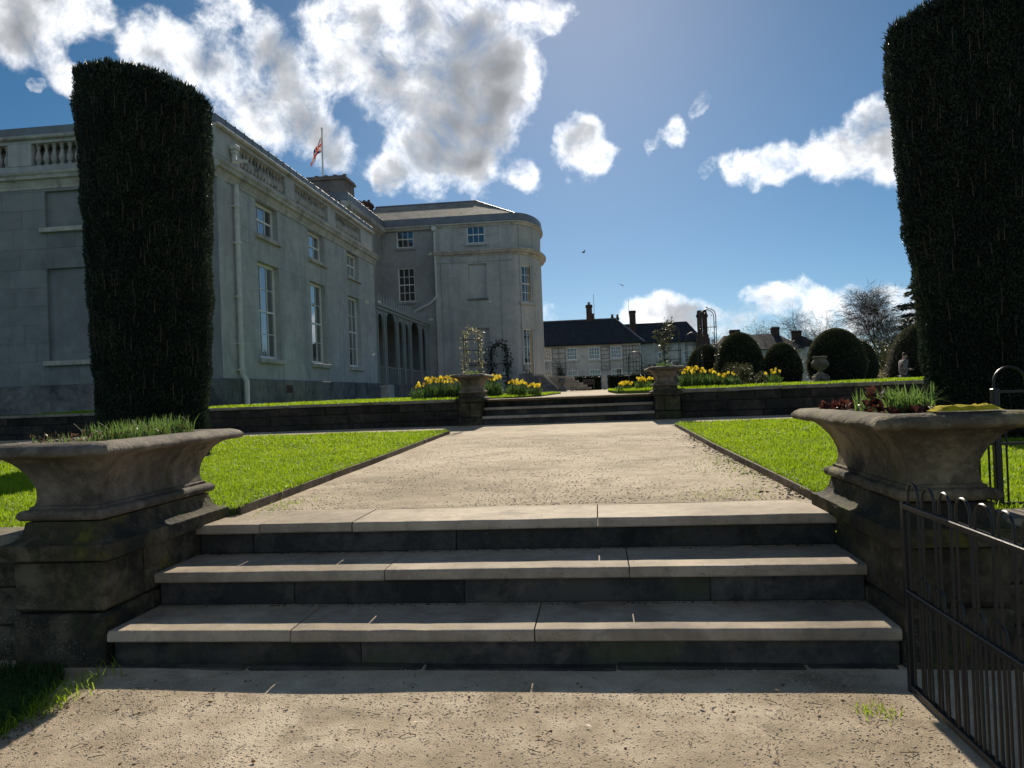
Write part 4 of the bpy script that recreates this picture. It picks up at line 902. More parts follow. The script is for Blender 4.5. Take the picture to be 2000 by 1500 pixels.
for (lab, x, y, rx, ry, nl, nf, h, z, low) in (
    ('sparse daffodils at the left end of the bed left of the far steps', -4.48, 19.3, .22, .25, 120, 7, .40, zL, 160),
    ('tall daffodils second from the left in the bed left of the far steps', -4.15, 19.3, .22, .28, 260, 14, .50, zL, 200),
    ('crowded daffodils in the middle of the bed left of the far steps', -3.78, 19.25, .22, .28, 280, 17, .52, zL, 300),
    ('daffodils over white flowers just left of the left far planter', -3.42, 19.2, .2, .26, 240, 16, .48, zL, 420),
    ('daffodils rising just right of the left far planter', -2.75, 20.6, .26, .26, 260, 10, .54, zL, 520),
    ('bright daffodils in the middle of the group right of the left far planter', -2.15, 21.0, .28, .26, 260, 16, .40, zL, 300),
    ('small pale daffodils at the end of the group by the side stair', -1.72, 21.6, .2, .22, 150, 12, .30, zL, 260),
    ('pale daffodils at the left end of the bed left of the right far planter', .78, 21.4, .22, .22, 160, 12, .24, zR - .03, 300),
    ('pale daffodils next to the left side of the right far planter', 1.28, 20.6, .24, .26, 220, 14, .32, zR - .02, 380),
    ('bright yellow daffodils just right of the right far planter', 2.32, 19.4, .24, .26, 280, 18, .47, zR, 240),
    ('green clump with few daffodils in the middle of the right bed', 2.78, 19.4, .26, .28, 320, 8, .44, zR, 520),
    ('leafy clump with scattered pale daffodils before the heathery bush', 3.25, 19.3, .28, .26, 300, 6, .34, zR, 560),
    ('few daffodils at the far right end of the right bed', 4.30, 19.3, .18, .2, 90, 6, .36, zR, 160)):
    daffodils(lab, (x, y, z), rx, ry, nl, nf, h, int(x * 100), low)

# ------------------------------------------------------------------ plant frames and climbers
def climber_leaves(parent, paths, n, spread, size, mat, name='leaves'):
    P = []; segs = [(Vector(p[k]), Vector(p[k + 1])) for p in paths for k in range(len(p) - 1)]; wts = [(q - p).length * (1.6 if p.z > q.z or True else 1) for p, q in segs]
    for _ in range(n):
        a, b = rnd.choices(segs, wts)[0]; f = rnd.random(); q = a.lerp(b, f); P.append((q.x + rnd.gauss(0, spread), q.y + rnd.gauss(0, spread), q.z + rnd.gauss(0, spread)))
    V, F = leaf_quads(np.array(P), rng.normal(size=(n, 3)), size * rng.uniform(.6, 1.4, n), size * .6 * rng.uniform(.6, 1.4, n), .15); me, org = np_mesh(name, V, F, mat); return tag(link(name, me, parent, org), kind='stuff')
def hoop(x0, x1, y, z0, ztop, n=10):
    h = (x1 - x0) / 2; c = (x0 + x1) / 2
    return [(x0, y, z0), (x0, y, ztop - h)] + [(c - h * math.cos(math.pi * k / n), y, ztop - h + h * math.sin(math.pi * k / n)) for k in range(1, n)] + [(x1, y, ztop - h), (x1, y, z0)]
def plant_frame(label, x0, x1, y, dy, z0, ztop, rungs, r=.009, cat='plant frame', name='plant_frame'):
    t = thing(name, label, cat, ((x0 + x1) / 2, y, z0)); ps = []
    for k in range(2): p = hoop(x0, x1, y + k * dy, z0, ztop); ps.append(p); obj('hoop', MB().tube(p, r, 5), M_WIRE, t, 60)
    for z in rungs:
        obj('rung', MB().tube([(x0 - .03, y, z), (x1 + .03, y, z)], r * .8, 4), M_WIRE, t)
        obj('rung', MB().tube([(x0, y, z), (x0, y + dy, z)], r * .8, 4), M_WIRE, t); obj('rung', MB().tube([(x1, y, z), (x1, y + dy, z)], r * .8, 4), M_WIRE, t)
    return t, ps
t, ps = plant_frame('slender wire arch wound with yellowish leaves in the left far planter', -3.05, -2.70, 17.85, .3, 1.9, 2.98, (2.2, 2.5, 2.75))
climber_leaves(t, ps, 620, .055, .05, M_CLIMB)
shoot_clump('grass_tuft', (-2.88, 18.0, 1.9), .2, .3, 160, .05, .15, M_SHOOT, 'grassy tuft at the top of the left far planter', .01, .4)
t, ps = plant_frame('wire obelisk with leafy climber in the right far planter', 1.62, 1.98, 18.1, .3, 1.9, 2.9, (2.1, 2.3, 2.5, 2.7))
climber_leaves(t, [[(1.66, 18.1, 1.95), (1.62, 18.15, 2.4), (1.70, 18.2, 2.95)], [(1.66, 18.1, 2.5), (1.80, 18.2, 3.0)], [(1.64, 18.1, 2.3), (1.45, 18.2, 2.75)]], 560, .07, .055, M_BUSH)
shoot_clump('grass_tuft', (1.58, 18.0, 1.9), .2, .3, 170, .05, .17, M_SHOOT, 'grassy tuft at the top of the right far planter', .01, .4)
t, ps = plant_frame('tall thin wire arch standing in the right daffodil bed', 3.02, 3.42, 22.0, .35, 1.4, 3.62, (1.75, 2.15, 2.6, 3.1), .012)
climber_leaves(t, ps, 90, .06, .05, M_DRY, 'dry_stems')
t, ps = plant_frame('thin wire plant obelisk standing behind the right far planter', 1.05, 1.45, 24.0, .35, 1.4, 2.6, (1.7, 2.0, 2.3), .010)
t, ps = plant_frame('thin wire plant stand left of the tall wire arch', 2.55, 2.85, 21.6, .3, 1.4, 2.95, (1.8, 2.2, 2.6), .010)
t, ps = plant_frame('dark ivy-covered arch against the bow-ended wing', -6.35, -5.35, 46.8, .6, 1.5, 4.55, (2.4, 3.3), .03)
climber_leaves(t, ps, 700, .15, .16, M_IVY)
# ------------------------------------------------------------------ country house
HX, HY0, HY1 = -10.57, 20.95, 36.60          # side front plane and its ends
house = thing('country_house', 'long grey rendered country house with balustrade, bow-ended wing and iron veranda', 'house', (-13, 30, 1.36))
EX, EY, EZ = Vector((1, 0, 0)), Vector((0, 1, 0)), Vector((0, 0, 1))

def wall_shell(mb, P0, U, W, z0, z1, holes, N, depth):
    """wall face with rectangular openings (u0,u1,z0,z1) and their reveals; N outward"""
    P0 = Vector(P0); us = sorted(set([0, W] + [h[0] for h in holes] + [h[1] for h in holes])); zs = sorted(set([z0, z1] + [h[2] for h in holes] + [h[3] for h in holes]))
    pt = lambda u, z, n=0: tuple(P0 + U * u + EZ * (z - P0.z) + N * n)
    for a, b in zip(us[:-1], us[1:]):
        for c, d in zip(zs[:-1], zs[1:]):
            if any(h[0] <= a and b <= h[1] and h[2] <= c and d <= h[3] for h in holes): continue
            mb.add([pt(a, c), pt(b, c), pt(b, d), pt(a, d)], [(0, 1, 2, 3)])
    for (a, b, c, d) in holes:
        mb.add([pt(a, c), pt(b, c), pt(b, d), pt(a, d), pt(a, c, -depth), pt(b, c, -depth), pt(b, d, -depth), pt(a, d, -depth)], [(0, 1, 5, 4), (1, 2, 6, 5), (2, 3, 7, 6), (3, 0, 4, 7)])
    return mb

def facing(parent, P0, U, W, z0, z1, holes, N, rowh, colw, mat, seed, t=.018, gap=.007, name='facing_slab'):
    """separate facing slabs between the openings, in broken courses"""
    r = random.Random(seed); zs = sorted(set([z0, z1] + [h[2] for h in holes] + [h[3] for h in holes])); rows = []
    for a, b in zip(zs[:-1], zs[1:]):
        k = max(1, round((b - a) / rowh)); rows += [(a + (b - a) * i / k, a + (b - a) * (i + 1) / k) for i in range(k)]
    P0 = Vector(P0); T = Matrix((U, N, EZ)).transposed().to_4x4(); T.translation = P0
    for ri, (a, b) in enumerate(rows):
        blk = sorted((h[0], h[1]) for h in holes if h[2] < b - 1e-6 and h[3] > a + 1e-6); x = 0; spans = []
        for (p, q) in blk: spans.append((x, p)); x = q
        spans.append((x, W))
        for (p, q) in spans:
            if q - p < .05: continue
            u = p; first = True
            while u < q - 1e-6:
                L = colw * r.uniform(.85, 1.15); L = L * (.55 if first and ri % 2 else 1); first = False; e = u + L
                if q - e < colw * .35: e = q
                g = gap / 2; obj(name, MB().box(u + g, e - g, 0, t + r.uniform(-.002, .002), a - P0.z + g, b - P0.z - g, .003, 0, T), mat, parent); u = e

def sash(parent, P0, U, N, u0, u1, z0, z1, cols, rows, recess, frame=.075, bar=.022, sill=True, shutter=None, back=.35, meet=True, each=True, sillmat=None):
    """sliding-sash window set back in its opening: frame, glazing bars, panes, stone sill"""
    P0 = Vector(P0); T = Matrix((U, N, EZ)).transposed().to_4x4(); T.translation = Vector((P0.x, P0.y, 0)); d = -recess
    mb = MB(); mb.box(u0, u0 + frame, d - .06, d + .03, z0, z1, 0, 0, T).box(u1 - frame, u1, d - .06, d + .03, z0, z1, 0, 0, T).box(u0 + frame, u1 - frame, d - .06, d + .028, z1 - frame, z1, 0, 0, T).box(u0 + frame, u1 - frame, d - .06, d + .028, z0, z0 + frame * 1.3, 0, 0, T)
    win = obj('window', mb, M_WFRAME, parent); a0, a1, b0, b1 = u0 + frame, u1 - frame, z0 + frame * 1.3, z1 - frame; zm = (b0 + b1) / 2
    if meet: obj('meeting_rail', MB().box(a0, a1, d - .05, d + .025, zm - .03, zm + .03, 0, 0, T), M_WFRAME, win)
    gb = MB()
    for i in range(1, cols):
        x = a0 + (a1 - a0) * i / cols
        if each: obj('glazing_bar', MB().box(x - bar / 2, x + bar / 2, d - .03, d + .015, b0, b1, 0, 0, T), M_WFRAME, win)
        else: gb.box(x - bar / 2, x + bar / 2, d - .03, d + .015, b0, b1, 0, 0, T)
    for j in range(1, rows):
        if meet and rows % 2 == 0 and j == rows // 2: continue
        z = b0 + (b1 - b0) * j / rows
        if each: obj('glazing_bar', MB().box(a0, a1, d - .028, d + .012, z - bar / 2, z + bar / 2, 0, 0, T), M_WFRAME, win)
        else: gb.box(a0, a1, d - .028, d + .012, z - bar / 2, z + bar / 2, 0, 0, T)
    if gb.v: tag(obj('glazing_bars', gb, M_WFRAME, win), kind='stuff')
    if each:
        for i in range(cols):
            for j in range(rows):
                x0, x1 = a0 + (a1 - a0) * i / cols, a0 + (a1 - a0) * (i + 1) / cols; y0, y1 = b0 + (b1 - b0) * j / rows, b0 + (b1 - b0) * (j + 1) / rows
                q = rnd.uniform(-.002, .002); mb = MB(); mb.add([tuple(T @ Vector(p)) for p in ((x0, d - .01 + q, y0), (x1, d - .01 - q, y0), (x1, d - .01 - q * .5, y1), (x0, d - .01 + q * .5, y1))], [(0, 1, 2, 3)]); obj('pane', mb, M_GLASS, win, None, False)
    else:
        mb = MB(); mb.add([tuple(T @ Vector(p)) for p in ((a0, d - .01, b0), (a1, d - .01, b0), (a1, d - .01, b1), (a0, d - .01, b1))], [(0, 1, 2, 3)]); obj('glazing', mb, M_GLASS, win, None, False)
    if shutter: obj('shutter', MB().box(a0 + (a1 - a0) * shutter[0], a0 + (a1 - a0) * shutter[1], d - .14, d - .11, b0, b0 + (b1 - b0) * shutter[2], 0, 0, T), M_SHUTTER, win)
    rm = MB(); rm.box(u0, u1, d - back - .02, d - back, z0, z1, 0, 0, T); obj('dark_interior', rm, M_DARKROOM, win)
    if sill: obj('sill', MB().box(u0 - .12, u1 + .12, -recess * .8, .13, z0 - .15, z0 - .002, .012, 0, T), sillmat or M_TRIM, win)
    return win

def sweep(name, prof, p0, p1, out, mat, parent, smooth=None): return obj(name, MB().extrude(prof, p0, p1, out), mat, parent, smooth)
CORNICE = [(0, 7.98), (.03, 7.98), (.04, 8.06), (.06, 8.10), (.08, 8.16), (.11, 8.22), (.19, 8.25), (.20, 8.34), (.24, 8.38), (.25, 8.45), (0, 8.52)]
def prof_at(p, z0=0): return [(d, z - z0) for d, z in p]

# side front (faces the path) -------------------------------------------------
zG, zPl, zC = 1.2, 2.19, 8.0
wins = []
for yc in (24.27, 28.77, 33.27): wins += [(yc - .83 - HY0, yc + .83 - HY0, 6.87, 7.95), (yc - .83 - HY0, yc + .83 - HY0, 2.87, 6.0)]
mb = wall_shell(MB(), (HX, HY0, zPl), EY, HY1 - HY0, zPl, zC, wins, EX, .26)
obj('side_wall', mb, M_RENDER, house, None, False)
facing(house, (HX, HY0 + .42, zPl), EY, HY1 - HY0 - .42, zPl + .01, 7.975, [(a - .42, b - .42, c, d) for a, b, c, d in wins], EX, .56, 1.35, M_RENDER, 3, .010, .0035)
obj('corner_pilaster', MB().box(HX - .3, HX + .045, HY0 - .0, HY0 + .40, zPl, 7.98, .006), M_RENDER, house)
for k, yc in enumerate((24.27, 28.77, 33.27)):
    sash(house, (HX, HY0, 0), EY, EX, yc - .83 - HY0, yc + .83 - HY0, 6.87, 7.95, 3, 2, .20, .085, shutter=None if k == 2 else (.0, .75, 1))
    sash(house, (HX, HY0, 0), EY, EX, yc - .83 - HY0, yc + .83 - HY0, 2.87, 6.0, 3, 4, .20, .085, shutter=(.35, 1.0, 1) if k < 2 else (.0, 1, 1))
obj('plinth', MB().box(HX - .5, HX + .09, HY0 - .09, HY1 + .02, zG, zPl, .02).box(-26, HX - .5, HY0 - .09, HY0 + .4, zG, zPl, .02), M_PLINTH, house)
sweep('cornice', prof_at(CORNICE), (HX, HY0 - .25, 0), (HX, HY1 + .2, 0), EX, M_TRIM, house)
sweep('cornice', prof_at(CORNICE), (-27, HY0, 0), (HX, HY0, 0), -EY, M_TRIM, house)
# parapet with balusters
panels = [(22.47, 25.97), (26.79, 30.28), (31.17, 34.67)]
BAL = [(.055, 0), (.075, .0), (.075, .05), (.045, .075), (.07, .13), (.092, .20), (.088, .27), (.055, .38), (.036, .46), (.036, .50), (.058, .52), (.058, .545), (.04, .56), (.07, .59), (.07, .63)]
bal_me = mesh_from('baluster', MB().lathe([(r * 1.08, z * 1.05) for r, z in BAL], (0, 0, 0), 10), M_BALUST, 40)
def parapet(axis, a0, a1, fixed, piers, cap_out):
    mk = lambda lo, hi, n0, n1, z0, z1, b=.01: (MB().box(fixed - n1, fixed + n0, lo, hi, z0, z1, b) if axis == 'y' else MB().box(lo, hi, fixed - n0, fixed + n1, z0, z1, b))
    obj('parapet_base', mk(a0, a1, -.02, .40, 8.46, 8.70), M_RENDER, house)
    obj('parapet_rail', mk(a0, a1, -.015, .40, 9.36, 9.47), M_RENDER, house)
    obj('parapet_coping', mk(a0, a1, .10, .50, 9.47, 9.585, .03), M_TRIM, house)
    obj('lead_gutter', mk(a0, a1, .03, .52, 9.587, 9.83, .012), M_LEAD, house)
    for (p, q) in piers: obj('parapet_pier', mk(p, q, -.005, .38, 8.70, 9.36), M_RENDER, house)
parapet('y', HY0 - .0, HY1, HX, [(HY0 - 0, 22.47), (25.97, 26.79), (30.28, 31.17), (34.67, HY1)], .1)
parapet('x', -27, HX - .42, HY0, [(-27, -22.2), (-17.05, -16.30), (-12.8, HX - .42)], .1)
for (a, b) in panels:
    k = 14
    for i in range(k): link('baluster', bal_me, house, (HX - .17, a + (b - a) * (i + .5) / k, 8.70))
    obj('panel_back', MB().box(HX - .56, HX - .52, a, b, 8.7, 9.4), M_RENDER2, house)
for i in range(14): link('baluster', bal_me, house, (-16.30 + 3.5 * (i + .5) / 14, HY0 + .17, 8.70))
for i in range(20): link('baluster', bal_me, house, (-17.05 - 5.1 * (i + .5) / 20, HY0 + .17, 8.70))
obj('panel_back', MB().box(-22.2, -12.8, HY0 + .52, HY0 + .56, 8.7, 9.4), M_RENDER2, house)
obj('lead_seams', [m for m in [MB()]][0].add([], []) if False else (lambda m: [m.box(HX - .53, HX + .045, HY0 + .6 * k, HY0 + .6 * k + .03, 9.589, 9.842) for k in range(1, 26)][-1])(MB()), M_LEAD, house)
obj('flat_roof', MB().box(-27, HX - .5, HY0 + .5, HY1, 9.3, 9.5), M_LEAD, house)
# front with blank windows ------------------------------------------------------
fw = [(-15.90 + 27, -14.25 + 27, 6.82, 7.90), (-15.90 + 27, -14.25 + 27, 2.90, 5.62), (-20.4 + 27, -18.75 + 27, 6.82, 7.90), (-20.4 + 27, -18.75 + 27, 2.90, 5.62)]
obj('front_wall', wall_shell(MB(), (-27, HY0, zPl), EX, 27 + HX, zPl, zC, fw, -EY, .12), M_ASHLAR, house, None, False)
FX = -18.6
facing(house, (FX, HY0, zPl), EX, HX - .02 - FX, zPl + .01, 7.975, [(a - 27 - FX, b - 27 - FX, c, d) for a, b, c, d in fw[:2]], -EY, .50, .95, M_ASHLAR, 8, .012, .006)
for (a, b, c, d) in fw:
    bw = obj('blank_window', MB().box(a - 27, b - 27, HY0 + .10, HY0 + .13, c, d), M_ASHLAR, house)
    obj('sill', MB().box(a - 27 - .13, b - 27 + .13, HY0 - .14, HY0 + .1, c - .14, c - .002, .012), M_TRIM, bw)
# rainwater pipe
dp = obj('downpipe', MB().tube([(HX + .10, 21.86, 8.95), (HX + .10, 21.86, 8.72), (HX + .12, 21.86, 8.66)], .078, 10).tube([(HX + .13, 21.86, 7.98), (HX + .13, 21.86, 2.45), (HX + .13, 21.86, 2.35), (HX + .24, 21.90, 2.12), (HX + .24, 21.90, 1.48), (HX + .24, 21.90, 1.40)], .078, 10).tube([(HX + .5, 21.86, 8.66), (HX + .10, 21.86, 8.7)], .05, 8), M_PIPE, house, 50)
obj('hopper_head', MB().box(HX + .0, HX + .24, 21.72, 22.0, 9.03, 9.16, .02).box(HX + .02, HX + .20, 21.76, 21.96, 8.90, 9.03, .03), M_PIPE, dp)
for z in (7.3, 6.2, 4.6, 3.2, 2.42): obj('pipe_collar', MB().tube([(HX + .13, 21.86, z), (HX + .13, 21.86, z + .07)], .105, 10).box(HX, HX + .1, 21.74, 21.98, z + .02, z + .05), M_PIPE, dp)
obj('drain_slab', MB().box(HX + .1, HX + .55, 21.6, 22.3, 1.28, 1.43, .02), M_PLINTH, dp)
obj('air_brick', MB().box(HX + .085, HX + .105, 25.2, 25.75, 1.75, 2.02), M_BRICK, house)

# main block behind ----------------------------------------------------------------
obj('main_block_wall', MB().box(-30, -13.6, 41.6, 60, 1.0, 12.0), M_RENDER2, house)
EAVE = [(0, 11.75), (.05, 11.75), (.08, 11.95), (.3, 12.1), (.45, 12.2), (.48, 12.42), (0, 12.5)]
sweep('eaves_cornice', EAVE, (-13.6, 41.1, 0), (-13.6, 49.0, 0), EX, M_TRIM, house); sweep('eaves_cornice', EAVE, (-30, 41.6, 0), (-13.1, 41.6, 0), -EY, M_TRIM, house)
obj('lead_parapet', MB().box(-30, -13.25, 41.25, 49.0, 12.5, 12.95, .02), M_LEAD, house)
hip = MB(); hip.add([(-30, 41.6, 12.95), (-13.6, 41.6, 12.95), (-13.6, 56, 12.95), (-30, 56, 12.95), (-24, 47, 14.6), (-17.6, 46, 14.6), (-17.6, 52, 14.6), (-24, 52, 14.6)], [(0, 1, 5, 4), (1, 2, 6, 5), (2, 3, 7, 6), (3, 0, 4, 7), (4, 5, 6, 7)])
roof = obj('main_roof', hip, M_SLATE, house)
def chimney_stack(parent, x0, x1, y0, y1, z0, z1, pots, mat=None, cap=.12, pot_h=.3, pot_r=.11):
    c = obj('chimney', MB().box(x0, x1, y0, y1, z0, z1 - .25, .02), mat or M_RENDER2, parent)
    obj('chimney_cap', MB().box(x0 - cap, x1 + cap, y0 - cap, y1 + cap, z1 - .25, z1 - .12, .03).box(x0 - cap * .5, x1 + cap * .5, y0 - cap * .5, y1 + cap * .5, z1 - .12, z1, .03), M_TRIM if not mat else mat, c)
    for k in range(pots):
        x = x0 + (x1 - x0) * (k + .5) / pots; y = (y0 + y1) / 2
        obj('chimney_pot', MB().lathe([(pot_r, 0), (pot_r * .85, pot_h * .8), (pot_r * 1.15, pot_h * .85), (pot_r * 1.15, pot_h), (pot_r * .8, pot_h)], (x, y, z1), 10), M_POT, c, 50)
    return c
chimney_stack(house, -16.45, -14.15, 43.6, 45.4, 12.9, 14.62, 4, M_PINK)
chimney_stack(house, -16.0, -15.0, 51.4, 52.4, 12.9, 15.05, 3, M_BRICK, .08, .2, .09)

# wing -------------------------------------------------------------------------------
WY = 48.5
ww = [(-12.46 + 13.6, -11.33 + 13.6, 11.12, 12.25), (-12.44 + 13.6, -11.35 + 13.6, 7.62, 9.82)]
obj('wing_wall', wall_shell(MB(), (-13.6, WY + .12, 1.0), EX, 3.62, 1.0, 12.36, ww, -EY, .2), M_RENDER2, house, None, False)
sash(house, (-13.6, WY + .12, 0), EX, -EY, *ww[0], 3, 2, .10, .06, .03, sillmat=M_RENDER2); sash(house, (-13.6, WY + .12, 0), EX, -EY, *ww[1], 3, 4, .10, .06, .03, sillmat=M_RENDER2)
pw = [(-7.82 + 10, -6.67 + 10, 11.12, 12.25), (-7.82 + 10, -6.66 + 10, 7.6, 9.82), (-7.86 + 10, -6.61 + 10, 3.42, 5.69)]
obj('projecting_wall', wall_shell(MB(), (-10.0, WY, 1.0), EX, 5.1, 1.0, 12.36, pw, -EY, .2), M_RENDER, house, None, False)
obj('wall_return', MB().box(-10.0, -9.9, WY + .004, WY + .2, 1.0, 12.36), M_RENDER, house)
sash(house, (-10.0, WY, 0), EX, -EY, *pw[0], 3, 2, .08, .06, .03, sillmat=M_RENDER)
for h in pw[1:]:
    bw = obj('blank_window', MB().box(-10 + h[0], -10 + h[1], WY + .17, WY + .20, h[2], h[3]), M_RENDER, house); obj('sill', MB().box(-10 + h[0] - .1, -10 + h[1] + .1, WY - .07, WY + .09, h[2] - .13, h[2] - .002, .01), M_PLINTH, bw)
for (a, b) in ((-9.98, -9.62), (-9.575, -8.75), (-5.74, -4.93)):       # wide lesenes between grooves
    obj('lesene', MB().box(a, b, WY - .05, WY + .01, 2.1, 9.90, .006), M_RENDER, house)
for (a, b) in ((-9.98, -8.73), (-8.71, -5.78), (-5.76, -4.93)): obj('lintel_band', MB().box(a, b, WY - .045, WY + .01, 9.95, 10.30, .006), M_RENDER, house)
for (a, b) in ((-9.98, -8.73), (-5.76, -4.93)): obj('attic_panel', MB().box(a, b, WY - .03, WY + .01, 10.75, 12.2, .006), M_RENDER, house)
# the bow: elliptical end
BA, BB, BCX, BCY = 1.50, 3.80, -4.9, WY + 3.8
def bow(t): return (BCX + BA * math.sin(t), BCY - BB * math.cos(t))
def bow_band(z0, z1, out, n=36, t0=0.0, t1=math.pi, holes=()):
    mb = MB(); ts = [t0 + (t1 - t0) * k / n for k in range(n + 1)]; vs = []; fs = []
    for t in ts:
        x, y = bow(t); nx, ny = math.sin(t) / BA, -math.cos(t) / BB; l = math.hypot(nx, ny); vs += [(x + nx / l * out, y + ny / l * out, z0), (x + nx / l * out, y + ny / l * out, z1)]
    for k in range(n): fs.append((2 * k, 2 * k + 2, 2 * k + 3, 2 * k + 1))
    return mb.add(vs, fs)
def bow_ring(prof, n=36):
    mb = MB(); vs = []; fs = []; m = len(prof)
    for k in range(n + 1):
        t = math.pi * k / n; x, y = bow(t); nx, ny = math.sin(t) / BA, -math.cos(t) / BB; l = math.hypot(nx, ny)
        for (d, z) in prof: vs.append((x + nx / l * d, y + ny / l * d, z))
    for k in range(n):
        for j in range(m): a = k * m + j; b = k * m + (j + 1) % m; fs.append((a, b, b + m, a + m))
    return mb.add(vs, fs)
tw0, tw1 = .34, .72                       # the window bay on the curve
obj('bow_wall', bow_band(1.0, 12.36, 0, 10, 0, tw0), M_RENDER, house, 40); obj('bow_wall', bow_band(1.0, 12.36, 0, 26, tw1, math.pi), M_RENDER, house, 40)
pA, pB = Vector((*bow(tw0), 0)), Vector((*bow(tw1), 0)); UB = (pB - pA); LB = UB.length; UB.normalize(); NB = Vector((UB.y, -UB.x, 0))
w0, w1 = LB * .5 - .62, LB * .5 + .62
bw_h = [(w0, w1, 7.25, 9.65), (w0, w1, 2.15, 5.55)]
obj('bow_bay', wall_shell(MB(), (pA.x, pA.y, 1.0), UB, LB, 1.0, 12.36, bw_h, NB, .18), M_RENDER, house, None, False)
sash(house, pA, UB, NB, *bw_h[0], 2, 4, .12, .06, .03, sillmat=M_RENDER); sash(house, pA, UB, NB, *bw_h[1], 2, 3, .12, .06, .03, sill=False, meet=False)
WC = [(0, 10.28), (.06, 10.30), (.10, 10.42), (.26, 10.46), (.30, 10.56), (.36, 10.60), (.36, 10.68), (0, 10.76)]
sweep('wing_cornice', WC, (-10.0, WY, 0), (BCX, WY, 0), -EY, M_TRIM, house); obj('wing_cornice', bow_ring(WC), M_TRIM, house, 30)
WE = [(0, 12.2), (.05, 12.2), (.10, 12.32), (.20, 12.36), (.20, 12.44), (0, 12.5)]
sweep('wing_eaves', WE, (-13.6, WY, 0), (BCX, WY, 0), -EY, M_TRIM, house); obj('wing_eaves', bow_ring(WE), M_TRIM, house, 30)
WLd = [(-.3, 12.44), (.14, 12.44), (.17, 12.5), (.12, 12.93), (-.3, 12.95)]
sweep('wing_lead', WLd, (-13.3, WY, 0), (BCX, WY, 0), -EY, M_LEAD, house); obj('wing_lead', bow_ring(WLd), M_LEAD, house, 30)
rf = MB(); arc = [bow(math.pi * k / 12) for k in range(13)]
vs = [(-14.8, WY + .25, 12.93), (BCX, WY + .25, 12.93)] + [(BCX + (x - BCX) * .88, BCY + (y - BCY) * .93, 12.93) for x, y in arc[1:-1]] + [(BCX, BCY + BB - .25, 12.93), (-14.8, BCY + BB - .25, 12.93), (-14.8, BCY, 14.78), (-7.7, BCY, 14.78)]
n_ = len(vs); rp, rq = n_ - 2, n_ - 1
rf.add(vs, [(0, 1, rq, rp)] + [(k, k + 1, rq) for k in range(1, n_ - 4)] + [(n_ - 4, n_ - 3, rp, rq)]); wr = obj('wing_roof', rf, M_SLATE, house)
obj('ridge', MB().tube([(-14.8, BCY, 14.80), (-7.7, BCY, 14.80)], .07, 6).tube([(-7.7, BCY, 14.80), (BCX + .3, WY + .4, 12.95)], .05, 6), M_LEAD, wr)
obj('wing_plinth', MB().box(-10.02, BCX, WY - .06, WY + .1, 1.0, 2.05, .01), M_RENDER, house)
wp = obj('downpipe', MB().tube([(-9.92, WY - .1, 12.2), (-9.92, WY - .1, 7.95), (-9.95, WY - .1, 7.8), (-10.3, WY - .1, 7.45), (-11.4, WY - .08, 6.95)], .075, 8), M_PIPE, house, 50)
obj('hopper_head', MB().box(-10.08, -9.76, WY - .24, WY, 12.05, 12.35, .03), M_PIPE, wp)
for z in (10.9, 9.4): obj('pipe_collar', MB().tube([(-9.92, WY - .1, z), (-9.92, WY - .1, z + .1)], .10, 8), M_PIPE, wp)

# veranda --------------------------------------------------------------------------------
bays = [(36.85, 38.05), (38.40, 40.50), (40.82, 41.95), (42.30, 43.40), (43.72, 46.10), (46.48, 47.75)]
def arch_panel(y0, y1, z0, z1, zs, bays):
    """thin screen with round-headed openings"""
    mb = MB(); th = .08
    edges = [y0] + [v for b in bays for v in b] + [y1]
    for k in range(0, len(edges), 2):
        a, b = edges[k], edges[k + 1]
        if b - a > .02: mb.box(HX - th, HX, a, b, z0, z1)
    for (a, b) in bays:
        h = (b - a) / 2; c = (a + b) / 2; rise = min(h * 1.15, z1 - zs - .12); n = 12; vs = []; fs = []
        for xx in (HX, HX - th):
            for k in range(n + 1):
                ang = math.pi * k / n; vs += [(xx, c - h * math.cos(ang), zs + rise * math.sin(ang) ** .9), (xx, c - h * math.cos(ang), z1)]
        m = 2 * (n + 1)
        for k in range(n):
            fs += [(2 * k, 2 * k + 2, 2 * k + 3, 2 * k + 1), (m + 2 * k, m + 2 * k + 1, m + 2 * k + 3, m + 2 * k + 2), (2 * k, m + 2 * k, m + 2 * k + 2, 2 * k + 2)]
        mb.add(vs, fs)
    return mb
ver = obj('veranda_screen', arch_panel(HY1 + .05, WY + .1, 2.15, 6.02, 5.0, bays), M_VERANDA, house, None, False)
obj('veranda_roof', MB().box(-13.6, HX + .18, HY1 + .0, WY + .1, 6.02, 6.20, .01), M_VERANDA, house); obj('veranda_fascia', MB().box(HX - .02, HX + .10, HY1 + .01, WY + .05, 5.86, 6.015, .01), M_VERANDA, house)
for e in [b for bb in bays for b in bb]: obj('colonnette', MB().tube([(HX + .03, e, 2.15), (HX + .03, e, 5.75)], .035, 6), M_VERANDA, ver, 60)
for (a, b) in bays:
    mb = MB().box(HX - .03, HX + .005, a, b, 3.0, 3.05)
    k = int((b - a) / .14)
    for i in range(1, k): yy = a + (b - a) * i / k; mb.box(HX - .02, HX - .004, yy - .01, yy + .01, 2.15, 3.0)
    obj('veranda_rail', mb, M_VERANDA, ver)
k = 0; yy = HY1 + .25
spk = MB(); spk.add([(0, -.11, 0), (.03, 0, 0), (0, .11, 0), (-.03, 0, 0), (.04, 0, .22), (0, -.13, .2), (0, .13, .2), (-.02, 0, .22), (0, 0, .52)], [(0, 1, 4, 5), (1, 2, 6, 4), (2, 3, 7, 6), (3, 0, 5, 7), (5, 4, 8), (4, 6, 8), (6, 7, 8), (7, 5, 8)])
spk_me = mesh_from('crest_leaf', spk, M_VERANDA)
while yy < WY - .1: link('crest_leaf', spk_me, house, (HX + .1, yy, 6.2)); yy += .5
